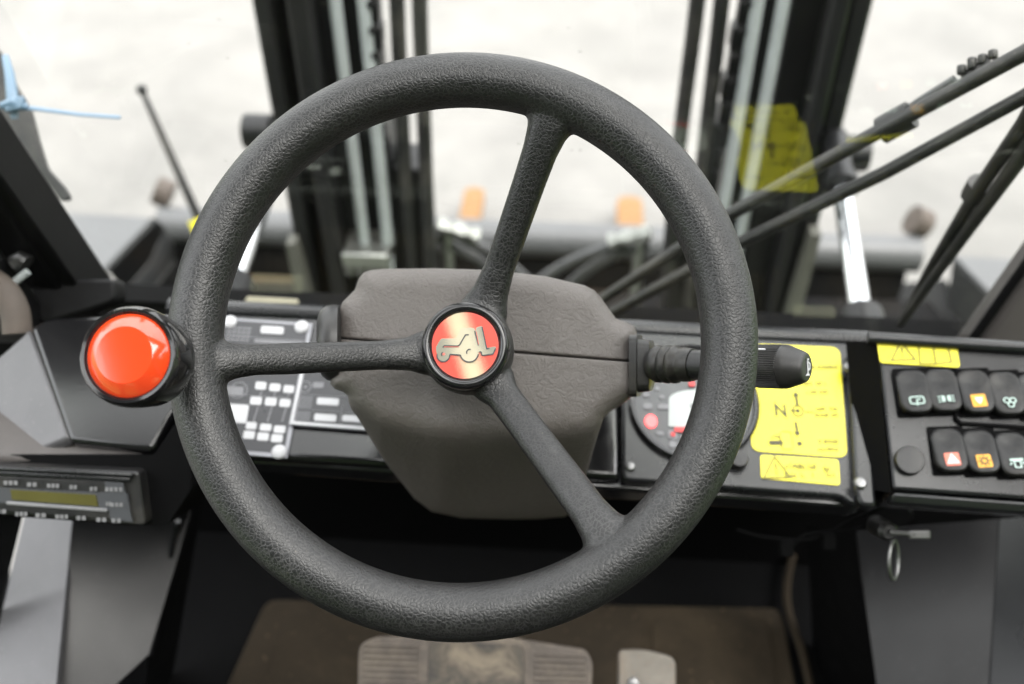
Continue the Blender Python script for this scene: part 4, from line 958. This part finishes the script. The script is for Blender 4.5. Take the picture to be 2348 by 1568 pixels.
st_ = MB().lathe(a, ax, sprof([(1584, .0108), (1640, .0112), (1700, .0130), (1728, .0146), (1741, .0146)]), 40).build('stalk_stem', M['dark_plastic'], sc)
# ribbed ring
rings = []; nf = 60
for x, k in ((1741.5, .94), (1743, 1), (1794, 1), (1797, .96)):
    h = tx(x); rr_ = []
    for i in range(nf * 4):
        an = 2 * math.pi * i / (nf * 4); r = (.0150 if i % 4 in (0, 1) else .0143) * k
        rr_.append(a + ax * h + (ff.u * math.cos(an) + ff.v * math.sin(an)) * r)
    rings.append(rr_)
rb = MB().loft(rings).build('ribbed_ring', M['dark_plastic'], sc, smooth=25)
cp = MB().lathe(a, ax, sprof([(1797, .0149), (1803, .0149), (1812, .0143), (1836, .0116), (1844, .0105), (1848, .0098), (1850, .0088), (1850.6, .0060), (1850.6, .001)]), 48).build('horn_button', M['dark_plastic'], sc, smooth=50)
ef = Frame(a + ax * (tx(1850.6) + .0001), ax, UV_)
mb = MB()
mb.poly2(ef, [(-.0030, -.0056), (.0034, -.0056), (.0020, -.0042), (-.0012, -.0042)], .0006)
mb.line2(ef, [(.0004, -.0043), (.0002, .0000), (-.0006, .0050)], .0013, .0006)
mb.line2(ef, [(.0010, -.0020), (.0028, -.0010), (.0028, .0022), (.0004, .0034)], .0009, .0009)
mb.poly2(ef, [(-.0018, .0048), (.0006, .0048), (.0006, .0058), (-.0018, .0058)], .0010)
mb.build('horn_symbol', M['white_print'], cp)
def skin(px, py, r):                                 # a frame on the side of the stalk facing the camera
    h = tx(px); c = a + ax * h; up_ = (UV_ - ax * UV_.dot(ax)).normalized(); sd = ax.cross(up_); sd = sd if sd.dot(DV) < 0 else -sd
    k = max(-1, min(1, py)); n_ = (up_ * k + sd * math.sqrt(1 - k * k)).normalized(); f_ = Frame(c + n_ * r, n_); f_.u = ax; f_.v = f_.n.cross(f_.u); return f_
f_ = skin(1756, .78, .0151); MB().rrect2(f_, 0, 0, .0040, .0006, .0003, .0004, .0008).build('index_mark', M['white_print'], rb)
f_ = skin(1733, -.70, .0147); mb = MB()
for k in range(4): mb.rrect2(f_, -.0026 + k * .0014, 0, .0004, .0015 - .0002 * k, .0002, .0005, .0006)
mb.build('dip_mark', M['white_print'], st_)

# ------------------------------------------------------------------ steering wheel
WC = CAM + cv(-.03418, -.00268, .640); RM, RT = .1722, .0180
wf = Frame(WC, WN)
wheel = thing('steering_wheel', 'black grained three spoke steering wheel with orange emblem hub', 'steering wheel', WC)
bm = bmesh.new()
def ang_pt(px, py):
    u, v = wf.uv(HIT(px, py, (WC, WN))); return math.atan2(v, u)
mb = MB()
rings = []
for i in range(180):
    t_ = 2 * math.pi * i / 180; e = wf.u * math.cos(t_) + wf.v * math.sin(t_)
    rings.append([WC + e * (RM + RT * math.cos(2 * math.pi * k / 28)) + WN * RT * math.sin(2 * math.pi * k / 28) for k in range(28)])
mb.loft(rings, cap=False, closed=True)
HUBH = -.062
hub_o = WC + WN * HUBH
mb.lathe(hub_o, WN, [(.0300, -.022), (.0320, -.018), (.0325, .0), (.0310, .012)], 48)
SPA = [ang_pt(1268, 262), ang_pt(452, 833), ang_pt(1398, 1236)]
SPW = [(.0130, .0110, .0130), (.0118, .0104, .0110), (.0120, .0120, .0134)]
for an, (w0, w1, w2) in zip(SPA, SPW):
    e = wf.u * math.cos(an) + wf.v * math.sin(an); s = WN.cross(e)
    rr_ = []
    for r, h, wd, th in ((.012, -.066, w0 + .006, .016), (.032, -.064, w0 + .004, .0135), (.042, -.060, w0, .0115), (.06, -.052, w1 * .98, .0102), (.09, -.036, w1, .0098), (.118, -.021, w1 * 1.03, .0098), (.137, -.011, w2 * .92, .0108), (.149, -.006, w2 * 1.06, .0118), (.160, -.003, w2 * 1.45, .0132), (.170, -.001, w2 * 1.8, .0135)):
        ring = []
        for k in range(24):
            t_ = 2 * math.pi * k / 24; c_, s_ = math.cos(t_), math.sin(t_)
            cu = math.copysign(abs(c_) ** .72, c_); su = math.copysign(abs(s_) ** .80, s_)
            su = su if su > 0 else su * .75
            ring.append(WC + e * r + WN * (h + th * su) + s * wd * cu)
        rr_.append(ring)
    mb.loft(rr_)
tmp = mb.build('wheel_blank', M['rubber'])
rm = tmp.modifiers.new('fuse', 'REMESH'); rm.mode = 'VOXEL'; rm.voxel_size = .00135; rm.adaptivity = 0
sm = tmp.modifiers.new('soften', 'SMOOTH'); sm.factor = .5; sm.iterations = 14
dg = bpy.context.evaluated_depsgraph_get(); me = bpy.data.meshes.new_from_object(tmp.evaluated_get(dg)); bpy.data.objects.remove(tmp)
vn = [v.normal.copy() for v in me.vertices]; groups = {'rim': [], 'hub': [], 0: [], 1: [], 2: []}
for p in me.polygons:
    d = Vector(p.center) - WC; u, v = d.dot(wf.u), d.dot(wf.v); r = math.hypot(u, v); an = math.atan2(v, u)
    if r > RM - RT - .006: groups['rim'].append(p.index)
    elif r < .036: groups['hub'].append(p.index)
    else: groups[min(range(3), key=lambda i: abs((an - SPA[i] + math.pi) % (2 * math.pi) - math.pi))].append(p.index)
wparts = {}
for key, idx in groups.items():
    used = {}; vs_, ns, fs = [], [], []
    for pi in idx:
        f_ = []
        for vi in me.polygons[pi].vertices:
            if vi not in used: used[vi] = len(vs_); vs_.append(tuple(me.vertices[vi].co)); ns.append(vn[vi])
            f_.append(used[vi])
        fs.append(f_)
    nm = key if isinstance(key, str) else 'spoke'
    m2 = bpy.data.meshes.new(nm); m2.from_pydata(vs_, [], fs); m2.update()
    for p in m2.polygons: p.use_smooth = True
    m2.normals_split_custom_set_from_vertices([tuple(q) for q in ns]); m2.materials.append(M['rubber'])
    o = bpy.data.objects.new(nm, m2); COL.objects.link(o); o.parent = wheel; o.matrix_parent_inverse = Matrix.Translation(-wheel.location); wparts[key] = o
bpy.data.meshes.remove(me)
# horn cap and emblem
cap_o = WC - WN * .043; cf = Frame(cap_o, WN)
cap = MB().lathe(cap_o, WN, [(.0300, -.014), (.0305, -.010), (.0305, -.003), (.0300, .0005), (.0288, .0028), (.0270, .0036), (.0250, .0032), (.0236, .0018), (.0231, .0004)], 72).build('horn_cap', M['gloss_black'], wheel, smooth=60)
ER = .0229
def emblem_mat(name, inner, outer, w0, w1, dots):
    m, nt, b = newmat(name); pos = mk(nt, 'ShaderNodeNewGeometry').outputs['Position']
    def dotv(vec):
        s_ = mk(nt, 'ShaderNodeVectorMath', operation='SUBTRACT'); nt.links.new(pos, s_.inputs[0]); s_.inputs[1].default_value = cap_o
        d_ = mk(nt, 'ShaderNodeVectorMath', operation='DOT_PRODUCT'); nt.links.new(s_.outputs[0], d_.inputs[0]); d_.inputs[1].default_value = vec; return d_.outputs['Value']
    t_ = math_(nt, 'ABSOLUTE', dotv((cf.u * .954 + cf.v * .301) / ER))
    g = ramp(nt, t_, [(w0, 0), (w1, 1)])
    ha = math_(nt, 'SINE', dotv((cf.u + cf.v) * dots)); hb = math_(nt, 'SINE', dotv((cf.u - cf.v) * dots))
    hd = math_(nt, 'ADD', math_(nt, 'MULTIPLY', math_(nt, 'MULTIPLY', ha, hb), .42), .5)
    hard = ramp(nt, math_(nt, 'ADD', math_(nt, 'SUBTRACT', g, hd), .5), [(.42, 0), (.58, 1)])
    nt.links.new(mixc(nt, hard, inner, outer), b.inputs['Base Color']); b.inputs['Roughness'].default_value = .42
    return m
M['emblem_red'] = emblem_mat('emblem_print', (.46, .39, .24), (.56, .028, .006), .03, .56, 7000)
M['emblem_body'] = emblem_mat('emblem_vehicle', (.40, .36, .25), (.17, .165, .12), .10, .75, 7000)
M['emblem_line'] = plain('emblem_line', (.012, .012, .016), .4, bstr=0)
em = MB().lathe(cap_o, WN, [(ER, .0004), (ER, .0012)], 72).build('emblem_disc', M['emblem_red'], cap)
Z = lambda x, y: ((x - 678) / 440 * ER, (748 - y) / 440 * ER)
arcp = lambda cx, cy, r, a0, a1, n: [(cx + r * math.cos(R_(a0 + (a1 - a0) * k / n)), cy + r * math.sin(R_(a0 + (a1 - a0) * k / n))) for k in range(n + 1)]
sil = [(295, 770), (330, 705), (358, 662), (378, 655), (548, 656), (572, 632), (600, 568), (622, 530), (646, 514), (770, 514), (796, 524), (812, 548), (818, 560), (824, 520), (836, 508), (890, 494), (906, 500), (914, 530), (966, 782), (1070, 765), (1084, 772), (1084, 790), (1050, 862), (1036, 868), (922, 884), (902, 880), (890, 838), (866, 836), (856, 846)]
sil += arcp(735, 848, 121, 5, 170, 14) + [(606, 876), (484, 866)] + arcp(393, 880, 84, 0, 188, 12) + [(306, 848), (298, 832)]
MB().poly2(cf, [Z(*p) for p in sil], .0017, .0005).build('vehicle_emblem', M['emblem_body'], cap)
mb = MB()
for ln in ([(385, 776), (404, 753), (586, 757), (606, 744), (684, 610), (727, 610)], [(806, 562), (856, 752)], [(903, 506), (965, 796), (1000, 789)], [(1082, 792), (1050, 862), (1036, 868), (922, 884), (902, 880), (890, 838), (866, 836)],
           arcp(735, 848, 121, 8, 165, 14) + [(606, 876), (484, 868)] + arcp(393, 880, 84, 4, 190, 12), arcp(740, 842, 40, 150, 290, 7), arcp(395, 866, 26, 130, 250, 6)):
    mb.line2(cf, [Z(*p) for p in ln], .00080, .0021, .0004)
mb.build('emblem_lines', M['emblem_line'], cap)
mb = MB()
for c_, r in (((400, 864), 17),): mb.disc2(cf, *Z(*c_), r / 440 * ER, .0021, .0004)
mb.poly2(cf, [Z(*p) for p in ((822, 560), (826, 558), (862, 735), (854, 738))], .00225, .0004)
mb.poly2(cf, [Z(*p) for p in ((404, 765), (600, 768), (600, 774), (400, 772))], .00225, .0004)
mb.build('emblem_red_marks', M['knob_red'], cap)
# spinner knob
kt = P(293, 815, .578); kr = .0245
kn = MB().lathe(kt, WN, [(.0100, -.060), (.0110, -.046), (.0200, -.040), (.0262, -.036), (.0285, -.030), (.0298, -.014), (.0300, -.006), (.0292, -.0015), (.0276, .0008), (.0258, .0004), (.0250, -.0012)], 72).build('spinner_knob', M['gloss_black'], wheel, smooth=50)
MB().lathe(kt, WN, [(.0252, -.0030), (.0248, -.0014), (.0241, -.0004), (.0169, .0046), (.0165, .0048), (.008, .0050), (.0005, .0050)], 72).build('red_cap', M['knob_red'], kn, smooth=25)
cl = MB(); q = kt - WN * .056
uu, vv = wf.uv(q); an = math.atan2(vv, uu); e = wf.u * math.cos(an) + wf.v * math.sin(an); s = WN.cross(e)
rc = WC + e * RM
cl.tube([kt - WN * .058, rc + e * .010], .011, 16)
cl.build('knob_clamp', M['gloss_black'], kn, bevel=.0008)
bolt = rc + e * .012 + WN * .004
